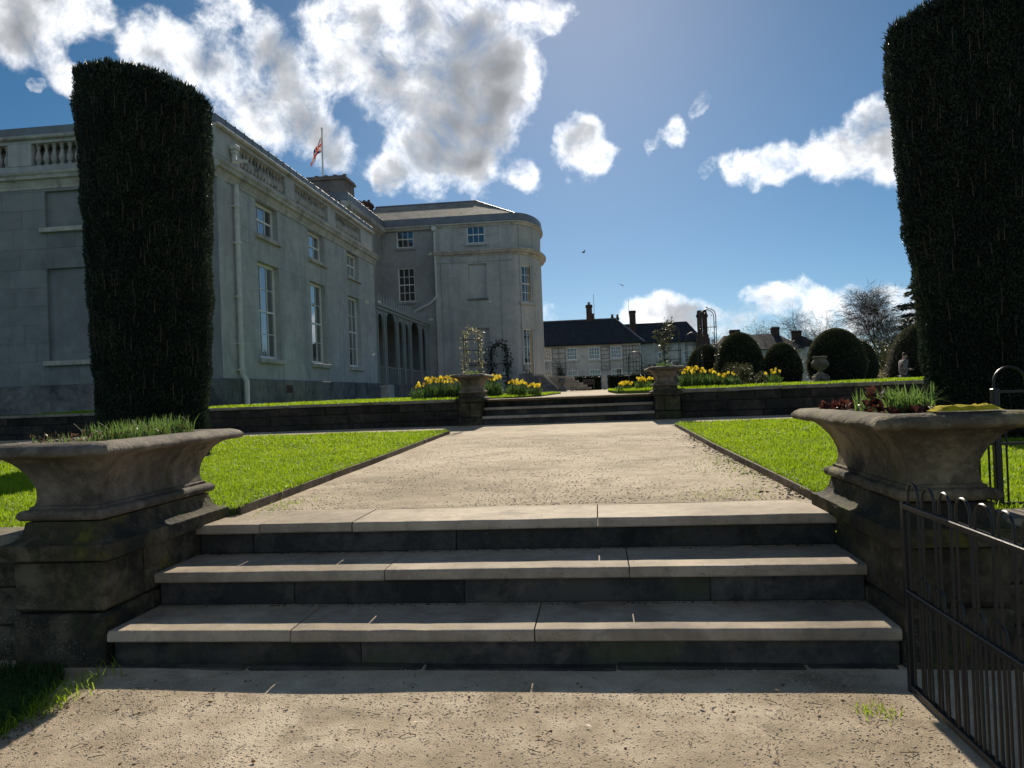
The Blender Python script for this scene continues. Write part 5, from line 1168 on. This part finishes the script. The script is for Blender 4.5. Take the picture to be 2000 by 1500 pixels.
obj('veranda_base', MB().box(-13.6, HX + .05, HY1 + .02, WY + .1, 1.0, 2.15, .01), M_PLINTH, house)
obj('veranda_step', MB().box(HX + .05, HX + .5, 36.8, 37.8, 1.2, 2.1, .02), M_TRIM, house)
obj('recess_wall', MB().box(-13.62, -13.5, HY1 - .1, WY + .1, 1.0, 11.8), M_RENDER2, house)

# flag on the roof ------------------------------------------------------------------------
pole = thing('flagpole', 'white flagpole with a drooping flag rising above the house chimney', 'flagpole', (-16.40, 46.2, 14.0))
obj('pole', MB().tube([(-16.40, 46.2, 13.9), (-16.34, 46.2, 18.35)], [.06, .045], 8), M_WFRAME, pole, 50); obj('finial', MB().lathe([(.0, 0), (.07, .05), (.07, .1), (0, .15)], (-16.34, 46.2, 18.33), 8), M_WFRAME, pole, 60)
def union(u, v):
    """0 navy, 1 white, 2 red on a 2:1 flag (u along the fly, v up)"""
    x, y = u * 60, v * 30
    if abs(x - 30) < 3 or abs(y - 15) < 3: return 2
    if abs(x - 30) < 5 or abs(y - 15) < 5: return 1
    d1 = (y - x / 2) * .894; d2 = (y - (30 - x / 2)) * .894
    for d, sg in ((d1, 1), (d2, -1)):
        if abs(d) < 3:
            up_ = (x < 30); lo = d * (1 if (up_ == (sg > 0)) else -1)
            if -2 < lo < 0: return 2
    if abs(d1) < 3 or abs(d2) < 3: return 1
    return 0
fl = MB(); nu, nv = 60, 30; vs = []
for i in range(nu + 1):
    u = i / nu
    for j in range(nv + 1):
        v = j / nv; fold = .10 * math.sin(u * 13 + v * 2.2) * min(1, u * 3); s = u * 1.0
        x = -16.38 - .62 * s - .32 * s * s * (1 - v * .3) + .04 * math.sin(u * 9); z = 17.05 + .95 * v - 1.35 * s ** 1.35 * (.75 + .25 * v) - .25 * s * v; y = 46.2 + fold + .25 * s - .12 * math.sin(v * 5 + u * 4) * s
        vs.append((x, y, z))
fs = []; mi = []
for i in range(nu):
    for j in range(nv): a = i * (nv + 1) + j; fs.append((a, a + nv + 1, a + nv + 2, a + 1)); mi.append(union((i + .5) / nu, (j + .5) / nv))
fl.add(vs, fs); fl.mi = mi
obj('flag', fl, [leaf_mat('flag_navy', (.01, .015, .06), (.015, .02, .075), trans=.35), leaf_mat('flag_white', (.55, .53, .52), (.62, .6, .58), trans=.4), leaf_mat('flag_red', (.36, .03, .025), (.42, .04, .03), trans=.4)], pole, 180, False)

# stair, urns and hedge beside the wing -----------------------------------------------------
st = thing('side_stair', 'small stone stair with sloping parapet beside the bow-ended wing', 'stairs', (-2.0, 46, 1.45))
for k in range(6):
    obj('step', MB().box(-3.6, -1.55 + k * .26, 46.3, 48.4, 2.25 - k * .145, 2.39 - k * .145, .015) if k else MB().box(-3.6, -1.7, 46.3, 48.4, 2.25, 2.39, .015), M_TREAD, st)
par = MB(); par.add([(-3.7, 45.95, 1.3), (-2.25, 45.95, 1.3), (-2.25, 45.95, 1.55), (-3.1, 45.95, 2.40), (-3.7, 45.95, 2.40), (-3.7, 46.28, 1.3), (-2.25, 46.28, 1.3), (-2.25, 46.28, 1.55), (-3.1, 46.28, 2.40), (-3.7, 46.28, 2.40)], [(0, 1, 2, 3, 4), (9, 8, 7, 6, 5), (0, 5, 6, 1), (1, 6, 7, 2), (2, 7, 8, 3), (3, 8, 9, 4), (4, 9, 5, 0)])
obj('parapet', par, M_PLINTH, st); obj('parapet_coping', MB().tube([(-3.75, 46.1, 2.44), (-3.1, 46.1, 2.44), (-2.2, 46.1, 1.58)], .11, 6), M_TREAD, st)
obj('pedestal', MB().box(-4.5, -3.72, 45.6, 46.5, 1.3, 2.62, .02), M_PLINTH, st)
def urn(label, c, s, mat, square=True, name='stone_urn'):
    t = thing(name, label, 'urn', c); x, y, z = c
    if square: obj('base', MB().box(x - .33 * s, x + .33 * s, y - .33 * s, y + .33 * s, z, z + .12 * s, .01).box(x - .26 * s, x + .26 * s, y - .26 * s, y + .26 * s, z + .12 * s, z + .27 * s, .015).box(x - .21 * s, x + .21 * s, y - .21 * s, y + .21 * s, z + .27 * s, z + .33 * s, .01), mat, t); z += .33 * s
    obj('bowl', MB().lathe([(.15 * s, 0), (.15 * s, .03 * s), (.08 * s, .08 * s), (.07 * s, .13 * s), (.11 * s, .16 * s), (.22 * s, .23 * s), (.295 * s, .34 * s), (.30 * s, .42 * s), (.26 * s, .50 * s), (.215 * s, .55 * s), (.225 * s, .60 * s), (.27 * s, .625 * s), (.27 * s, .66 * s), (.22 * s, .665 * s), (.19 * s, .60 * s)], (x, y, z), 20), mat, t, 50)
    for k in range(14):
        a = 2 * math.pi * k / 14; obj('gadroon', MB().tube([(x + .15 * s * math.cos(a), y + .15 * s * math.sin(a), z + .20 * s), (x + .27 * s * math.cos(a), y + .27 * s * math.sin(a), z + .30 * s), (x + .295 * s * math.cos(a), y + .295 * s * math.sin(a), z + .40 * s)], .028 * s, 5), mat, t, 60)
    return t
urn('carved stone urn on a stepped base in front of the tallest dome', (5.62, 20.0, 1.41), .68, M_PLANTER)
urn('small pale urn on the stair pedestal by the bow-ended wing', (-4.1, 46.05, 2.62), .75, M_TRIM, False)
urn('small dark stone urn at the foot of the side stair', (-1.9, 44.2, 1.45), .8, M_PLINTH)
bench = thing('garden_bench', 'low dark bench in front of the clipped hedge', 'bench', (-.45, 51.5, 1.45))
obj('seat', MB().box(-.85, -.05, 51.3, 51.75, 1.86, 1.93, .01), M_BARK, bench); obj('backrest', MB().box(-.85, -.05, 51.7, 51.76, 1.95, 2.2, .01), M_BARK, bench)
for x in (-.82, -.14):
    for yy in (51.32, 51.68): obj('leg', MB().box(x, x + .07, yy, yy + .06, 1.42, 1.86), M_BARK, bench)
def hedge(label, x0, x1, y0, y1, z0, z1, n):
    t = thing('clipped_hedge', label, 'hedge', ((x0 + x1) / 2, (y0 + y1) / 2, z0)); obj('core', MB().box(x0 + .04, x1 - .04, y0 + .05, y1 - .05, z0, z1 - .04), M_YEWCORE, t)
    P = np.stack([rng.uniform(x0, x1, n), np.where(rng.random(n) < .6, y0, rng.uniform(y0, y1, n)), rng.uniform(z0, z1, n)], 1); top = P[:, 1] > y0; P[top, 2] = z1
    V, F = leaf_quads(P, rng.normal(size=(n, 3)) + np.array([0, -.6, .4]), rng.uniform(.05, .12, n), rng.uniform(.04, .08, n), .1); me, org = np_mesh('foliage', V, F, M_HEDGE); tag(link('foliage', me, t, org), kind='stuff'); return t
hedge('dark clipped hedge left of the pale gatepost', -1.5, .45, 55, 56, 1.2, 2.42, 1600)
hedge('dark clipped hedge right of the pale gatepost', .85, 5.2, 55, 56, 1.2, 2.42, 3200)
for (lab, x) in (('pale stone gatepost at the left end of the hedge', -1.66), ('pale stone gatepost between the two hedges', .63)):
    g = thing('gatepost', lab, 'gatepost', (x, 54.6, 1.4)); obj('shaft', MB().box(x - .14, x + .14, 54.45, 54.75, 1.2, 2.42, .015), M_TRIM, g); obj('cap', MB().box(x - .18, x + .18, 54.41, 54.79, 2.42, 2.52, .02), M_TRIM, g)

# ------------------------------------------------------------------ service houses behind
def brick_chimney(parent, x0, x1, y0, y1, z0, z1, pots=1, mat=None): return chimney_stack(parent, x0, x1, y0, y1, z0, z1, pots, mat or M_BRICK, .07, .28, .13)
hA = thing('pale_house', 'low pale house with dark slate roof and trellised wall beyond the garden', 'house', (-1.5, 78, .6))
AY = 75.0
uw = [(-5.19, -4.17), (-2.70, -1.64), (-.56, .54), (1.56, 2.61)]
holes = [(a + 12, b + 12, 4.45, 5.68) for a, b in uw] + [(a + 12.02, b + 12, 1.7, 3.50) for a, b in uw]
obj('wall', wall_shell(MB(), (-12, AY, .5), EX, 16.46, .5, 6.0, holes, -EY, .15), M_HOUSEW, hA, None, False)
obj('gable_wall', MB().box(4.3, 4.46, AY + .01, AY + 8, .5, 6.0), M_HOUSEW, hA)
for h in holes: sash(hA, (-12, AY, 0), EX, -EY, *h, 4, 3 if h[2] > 4 else 4, .05, .09, .05, sill=h[2] > 4, meet=False, each=False, sillmat=M_HOUSEW)
rA = MB(); rA.add([(-12.3, AY - .35, 5.92), (4.85, AY - .35, 5.92), (4.85, AY + 8.3, 5.92), (-12.3, AY + 8.3, 5.92), (-12.3, AY + 4, 8.68), (2.25, AY + 4, 8.68)], [(0, 1, 5, 4), (1, 2, 5), (2, 3, 4, 5), (0, 4, 3), (0, 3, 2, 1)])
ra = obj('roof', rA, M_SLATE2, hA); obj('ridge', MB().tube([(-12.3, AY + 4, 8.69), (2.25, AY + 4, 8.69), (4.85, AY - .35, 5.94)], .08, 6), M_LEAD, ra); obj('gutter', MB().tube([(-12.3, AY - .4, 5.9), (4.85, AY - .4, 5.9)], .07, 6), M_IRON, ra)
brick_chimney(ra, -.66, -.06, AY + 3.7, AY + 4.3, 8.3, 10.2, 1); obj('chimney', MB().box(-.06, .12, AY + 3.8, AY + 4.2, 8.3, 9.3), M_BRICK, ra)
obj('aerial', MB().tube([(.15, AY + 4, 8.6), (.15, AY + 4, 11.3)], .02, 4), M_WIRE, ra)
brick_chimney(ra, 1.86, 2.12, AY + 5, AY + 5.3, 8.4, 8.95, 1); brick_chimney(ra, 2.4, 2.65, AY + 5, AY + 5.3, 8.2, 8.9, 1)
def trellis(label, x0, x1, z0, z1, nx, nz):
    t = thing('wall_trellis', label, 'trellis', ((x0 + x1) / 2, AY - .1, z0))
    for i in range(nx + 1): x = x0 + (x1 - x0) * i / nx; obj('upright', MB().box(x - .018, x + .018, AY - .12, AY - .08, z0, z1), M_WIRE, t)
    for j in range(nz + 1): z = z0 + (z1 - z0) * j / nz; obj('lath', MB().box(x0 - .03, x1 + .03, AY - .16, AY - .121, z - .016, z + .016), M_WIRE, t)
trellis('dark trellis between the two left windows of the pale house', -4.08, -2.82, 2.2, 5.68, 2, 7); trellis('narrow dark trellis between the middle and right windows of the pale house', .64, 1.46, 3.4, 5.64, 1, 6); trellis('wide dark trellis at the right end of the pale house', 2.76, 4.30, 3.2, 5.62, 5, 6)
bush('dark wall shrub trained up the trellis between the left windows', (-3.4, AY - .5, .6), .55, .25, 3.6, 1500, M_IVY, .12, 31)

hB = thing('second_house', 'second low house with dark hipped roof and tall red chimneys', 'house', (7.3, 88, .6)); BY = 85.0
hB['label'] = 'low grey house with dark hipped roof and paired brick chimney right of the pale house'
hbH = [(6.9 - 2.6, 8.0 - 2.6, 3.6, 5.4), (9.6 - 2.6, 10.7 - 2.6, 3.6, 5.4)]
obj('wall', wall_shell(MB(), (2.6, BY, .5), EX, 8.9, .5, 6.5, hbH, -EY, .15), M_HOUSEW, hB, None, False); obj('gable_wall', MB().box(11.35, 11.5, BY + .01, BY + 7, .5, 6.5), M_HOUSEW, hB)
for h in hbH: sash(hB, (2.6, BY, 0), EX, -EY, *h, 3, 4, .05, .09, .05, sill=True, meet=False, each=False, sillmat=M_HOUSEW)
rB = MB(); rB.add([(2.2, BY - .3, 6.4), (11.9, BY - .3, 6.4), (11.9, BY + 7.2, 6.4), (2.2, BY + 7.2, 6.4), (2.2, BY + 3.4, 8.85), (10.5, BY + 3.4, 8.85)], [(0, 1, 5, 4), (1, 2, 5), (2, 3, 4, 5), (0, 4, 3), (0, 3, 2, 1)])
rb = obj('roof', rB, M_SLATE2, hB); obj('gutter', MB().tube([(2.2, BY - .35, 6.38), (11.9, BY - .35, 6.38)], .07, 6), M_IRON, rb)
brick_chimney(rb, 4.05, 4.72, BY + 1.2, BY + 2.0, 7.2, 10.15, 0); obj('aerial', MB().tube([(4.0, BY + 1.6, 9.5), (4.0, BY + 1.6, 11.5)], .02, 4), M_WIRE, rb); obj('flashing', MB().box(3.95, 4.82, BY + .95, BY + 1.25, 7.25, 7.36), M_LEAD, rb)
for x in (11.45, 12.0):
    c = obj('chimney', MB().lathe([(.36, 0), (.36, .5), (.27, .55), (.27, 2.3), (.36, 2.4), (.36, 2.6), (.28, 2.7), (.22, 3.1), (.16, 3.1)], (x, BY - .2, 6.55), 8), M_BRICK, rb, 30)
obj('chimney_base', MB().box(11.0, 12.4, BY - .7, BY + .5, 5.6, 6.6, .03), M_BRICK, rb)
hC = thing('far_roofed_house', 'farthest low house with only its slate roof and chimneys showing above the domes', 'house', (18.5, 94, .6))
obj('wall', MB().box(13.8, 24.5, 90.5, 97, .5, 5.5), M_HOUSEW, hC)
rC = MB(); rC.add([(13.2, 90, 5.4), (23.8, 90, 5.4), (23.8, 97.4, 5.4), (13.2, 97.4, 5.4), (15.4, 93.6, 7.35), (21.4, 93.6, 7.35)], [(0, 1, 5, 4), (1, 2, 5), (2, 3, 4, 5), (3, 0, 4), (0, 3, 2, 1)])
rc = obj('roof', rC, M_SLATE2, hC); brick_chimney(rc, 20.9, 21.75, 93.2, 94.0, 7.0, 8.1, 0); brick_chimney(rc, 23.3, 24.3, 93.4, 94.2, 5.0, 7.6, 0); brick_chimney(rc, 16.1, 17.2, 93.2, 94, 7.0, 8.0, 0)
rC2 = MB(); rC2.add([(21.5, 92.5, 5.3), (26.8, 92.5, 5.3), (26.8, 97, 5.3), (21.5, 97, 5.3), (24.1, 92.5, 6.9), (24.1, 97, 6.9)], [(0, 4, 5, 3), (4, 1, 2, 5), (0, 1, 4), (3, 5, 2), (0, 3, 2, 1)]); obj('gable_roof', rC2, M_SLATE2, hC)
# ------------------------------------------------------------------ person
def skinned(name, joints, edges, mats, parent, sub=2):
    """joints {key: (x, y, z, radius)}; grown with a Skin modifier"""
    keys = list(joints); me = bpy.data.meshes.new(name); px_, py_, pz_ = WLOC[parent.name]
    me.from_pydata([(joints[k][0] - px_, joints[k][1] - py_, joints[k][2] - pz_) for k in keys], [(keys.index(a), keys.index(b)) for a, b in edges], [])
    o = link(name, me, parent, WLOC[parent.name]); me.materials.append(mats)
    sk = o.modifiers.new('skin', 'SKIN'); sk.use_smooth_shade = True
    for i, k in enumerate(keys):
        d = me.skin_vertices[0].data[i]; r = joints[k][3]; d.radius = (r if not isinstance(r, tuple) else r[0], r if not isinstance(r, tuple) else r[1]); d.use_root = (i == 0)
    ss = o.modifiers.new('subdivision', 'SUBSURF'); ss.levels = sub; ss.render_levels = sub; return o
M_SKIN = plain_mat('skin', (.42, .25, .18), .55, 0, .4, .08, 20); M_HAIR = plain_mat('dark_hair', (.025, .018, .014), .7, var=.3, scale=60); M_JEANS = plain_mat('blue_jeans', (.03, .045, .09), .85, var=.25, scale=30)
def check_mat():
    m, t, out = new_mat('checked_shirt'); p = principled(t, out); P = position(t); ck = t.n.new('ShaderNodeTexChecker'); t.l.new(P, ck.inputs[0]); ck.inputs['Scale'].default_value = 16
    ck.inputs['Color1'].default_value = (.20, .20, .22, 1); ck.inputs['Color2'].default_value = (.055, .06, .075, 1); t.l.new(ck.outputs[0], p.inputs['Base Color']); p.inputs['Roughness'].default_value = .9; return m
M_SHIRT = check_mat()
pe = thing('person', 'person in a checked shirt and jeans looking down, beside the right yew column', 'person', (11.85, 31.0, .70))
# local frame: facing +X with head bowed; z from the ground
bx, by, bz = 11.80, 31.0, .70
def J(x, y, z, r): return (bx + x, by + y, bz + z, r)
body = {'pelvis': J(0, 0, .93, (.10, .075)), 'waist': J(-.01, 0, 1.10, (.09, .07)), 'chest': J(-.01, 0, 1.30, (.12, .085)), 'neck0': J(.0, 0, 1.46, .06), 'neck': J(.03, 0, 1.53, .055), 'skull': J(.06, 0, 1.62, (.082, .098)), 'crown': J(.05, 0, 1.70, (.06, .07)),
        'face': J(.125, 0, 1.585, .045), 'nose': J(.165, 0, 1.585, .014),
        'shL': J(-.01, .19, 1.40, .065), 'elL': J(-.03, .23, 1.13, .045), 'wrL': J(.17, .14, 1.09, .03), 'hdL': J(.23, .11, 1.10, .032),
        'shR': J(-.01, -.19, 1.40, .065), 'elR': J(-.03, -.23, 1.13, .045), 'wrR': J(.17, -.14, 1.09, .03), 'hdR': J(.23, -.11, 1.10, .032),
        'hipL': J(0, .09, .86, .07), 'knL': J(.02, .10, .48, .06), 'anL': J(-.01, .10, .09, .042), 'toL': J(.15, .11, .04, .035),
        'hipR': J(0, -.09, .86, .07), 'knR': J(.03, -.10, .48, .06), 'anR': J(.0, -.10, .09, .042), 'toR': J(.16, -.11, .04, .035)}
for s, sy in (('L', 1), ('R', -1)):
    for k, (dy, L) in enumerate(((-.03, .075), (-.01, .085), (.012, .08), (.032, .065))):
        body[f'f{s}{k}a'] = J(.27, sy * .11 + dy, 1.105, .010); body[f'f{s}{k}b'] = J(.27 + L * .6, sy * .11 + dy, 1.095, .009); body[f'f{s}{k}c'] = J(.27 + L * .8, sy * .11 + dy, 1.07, .008)
    body[f't{s}a'] = J(.22, sy * .11 - sy * .045, 1.12, .011); body[f't{s}b'] = J(.26, sy * .11 - sy * .06, 1.135, .009)
edges = [('pelvis', 'waist'), ('waist', 'chest'), ('chest', 'neck0'), ('neck0', 'neck'), ('neck', 'skull'), ('skull', 'crown'), ('skull', 'face'), ('face', 'nose')]
for s in 'LR':
    edges += [('chest', 'sh' + s), ('sh' + s, 'el' + s), ('el' + s, 'wr' + s), ('wr' + s, 'hd' + s), ('pelvis', 'hip' + s), ('hip' + s, 'kn' + s), ('kn' + s, 'an' + s), ('an' + s, 'to' + s), ('hd' + s, f't{s}a'), (f't{s}a', f't{s}b')]
    for k in range(4): edges += [('hd' + s, f'f{s}{k}a'), (f'f{s}{k}a', f'f{s}{k}b'), (f'f{s}{k}b', f'f{s}{k}c')]
skinned('body', body, edges, M_SKIN, pe)
sh = {k: (v[0], v[1], v[2], (v[3][0] + .08, v[3][1] + .07) if isinstance(v[3], tuple) else v[3] + .035) for k, v in body.items() if k in ('waist', 'chest', 'shL', 'elL', 'shR', 'elR')}
sh = {'chest': sh['chest'], 'waist': sh['waist'], 'hem': J(-.01, 0, .86, (.19, .15)), 'collar': J(.005, 0, 1.455, .085), 'shL': sh['shL'], 'elL': sh['elL'], 'cuL': J(.13, .18, 1.095, .06), 'shR': sh['shR'], 'elR': sh['elR'], 'cuR': J(.13, -.18, 1.095, .06)}
skinned('shirt', sh, [('chest', 'waist'), ('waist', 'hem'), ('chest', 'collar'), ('chest', 'shL'), ('shL', 'elL'), ('elL', 'cuL'), ('chest', 'shR'), ('shR', 'elR'), ('elR', 'cuR')], M_SHIRT, pe)
skinned('jeans', {'p': J(0, 0, .90, (.175, .135)), 'hl': J(0, .09, .82, .12), 'kl': J(.02, .10, .48, .09), 'al': J(-.01, .10, .10, .07), 'hr': J(0, -.09, .82, .12), 'kr': J(.03, -.10, .48, .09), 'ar': J(.0, -.10, .10, .07)}, [('p', 'hl'), ('hl', 'kl'), ('kl', 'al'), ('p', 'hr'), ('hr', 'kr'), ('kr', 'ar')], M_JEANS, pe)
skinned('hair', {'b': J(.01, 0, 1.63, (.085, .08)), 't': J(.045, 0, 1.70, (.088, .085)), 'f': J(.10, 0, 1.71, (.06, .055))}, [('b', 't'), ('t', 'f')], M_HAIR, pe)
skinned('shoe', {'h': J(-.03, .10, .05, .05), 't': J(.16, .11, .045, .045)}, [('h', 't')], M_HAIR, pe, 1); skinned('shoe', {'h': J(-.02, -.10, .05, .05), 't': J(.17, -.11, .045, .045)}, [('h', 't')], M_HAIR, pe, 1)
for s in (-1, 1):
    obj('ear', MB().lathe([(.0, 0), (.022, .012), (.026, .035), (.012, .055), (0, .06)], (bx + .045, by + s * .085, bz + 1.585), 8), M_SKIN, pe, 60)
    obj('eye', MB().lathe([(0, 0), (.010, .006), (.010, .012), (0, .018)], (bx + .150, by + s * .033, bz + 1.60), 6), M_HAIR, pe, 60)

# ------------------------------------------------------------------ birds
M_BIRD = plain_mat('white_feathers', (.72, .72, .70), .7, 0, .3, .05, 20); M_BIRDG = plain_mat('dark_feathers', (.05, .05, .055), .7)
def bird(label, c, s, yaw, flap, mat):
    t = thing('bird', label, 'bird', c, 'birds flying round the house'); cy, sy = math.cos(yaw), math.sin(yaw)
    rot = lambda p: (c[0] + s * (p[0] * cy - p[1] * sy), c[1] + s * (p[0] * sy + p[1] * cy), c[2] + s * p[2])
    obj('body', MB().tube([rot(p) for p in ((.24, 0, .02), (.20, 0, .02), (.13, 0, .02), (.0, 0, 0), (-.14, 0, .0), (-.22, 0, .01))], [.006 * s, .03 * s, .038 * s, .055 * s, .03 * s, .012 * s], 8), mat, t, 60)
    obj('tail', MB().add([rot(p) for p in ((-.18, -.02, .01), (-.18, .02, .01), (-.32, .06, .01), (-.32, -.06, .01), (-.18, -.02, .02), (-.18, .02, .02), (-.32, .06, .018), (-.32, -.06, .018))], [(0, 1, 2, 3), (7, 6, 5, 4), (0, 4, 5, 1), (1, 5, 6, 2), (2, 6, 7, 3), (3, 7, 4, 0)]), mat, t)
    for sd in (-1, 1):
        P = [(.10, .03 * sd, .03), (.14, .22 * sd, .03 + .22 * flap), (.02, .52 * sd, .03 + .40 * flap), (-.05, .24 * sd, .03 + .22 * flap), (-.08, .03 * sd, .03)]
        V = [rot(p) for p in P] + [rot((p[0], p[1], p[2] + .015)) for p in P]; obj('wing', MB().add(V, [(0, 1, 2, 3, 4), (9, 8, 7, 6, 5)] + [(i, (i + 1) % 5, (i + 1) % 5 + 5, i + 5) for i in range(5)]), mat, t)
for (lab, c, s, yaw, fl_, m) in (
    ('white bird flying just below the far upper window of the side front', (-9.6, 32.0, 5.55), .42, .4, .7, M_BIRD), ('white bird flying past the lower farthest window of the side front', (-9.3, 31.5, 3.25), .42, 2.6, .5, M_BIRD),
    ('white bird gliding low by the plinth near the veranda', (-8.6, 30.5, 1.93), .5, .3, .15, M_BIRD), ('white bird flying in front of the veranda roof', (-9.0, 42, 5.7), .7, .3, .5, M_BIRD),
    ('white bird gliding beside the upper wing window', (-9.1, 43, 9.55), .7, .2, .2, M_BIRD), ('white bird flying beside the blank window of the wing', (-6.0, 45.0, 6.9), .5, 1.0, .6, M_BIRD),
    ('white bird flying low in front of the ivy arch', (-5.2, 43.5, 2.55), .6, 2.8, .5, M_BIRD), ('dark bird high in the sky right of the wing', (-.5, 55, 11.3), .6, .5, .6, M_BIRDG), ('dark bird in the sky above the pale house chimney', (2.2, 55, 8.8), .55, 2.0, .5, M_BIRDG)): bird(lab, c, s, yaw, fl_, m)
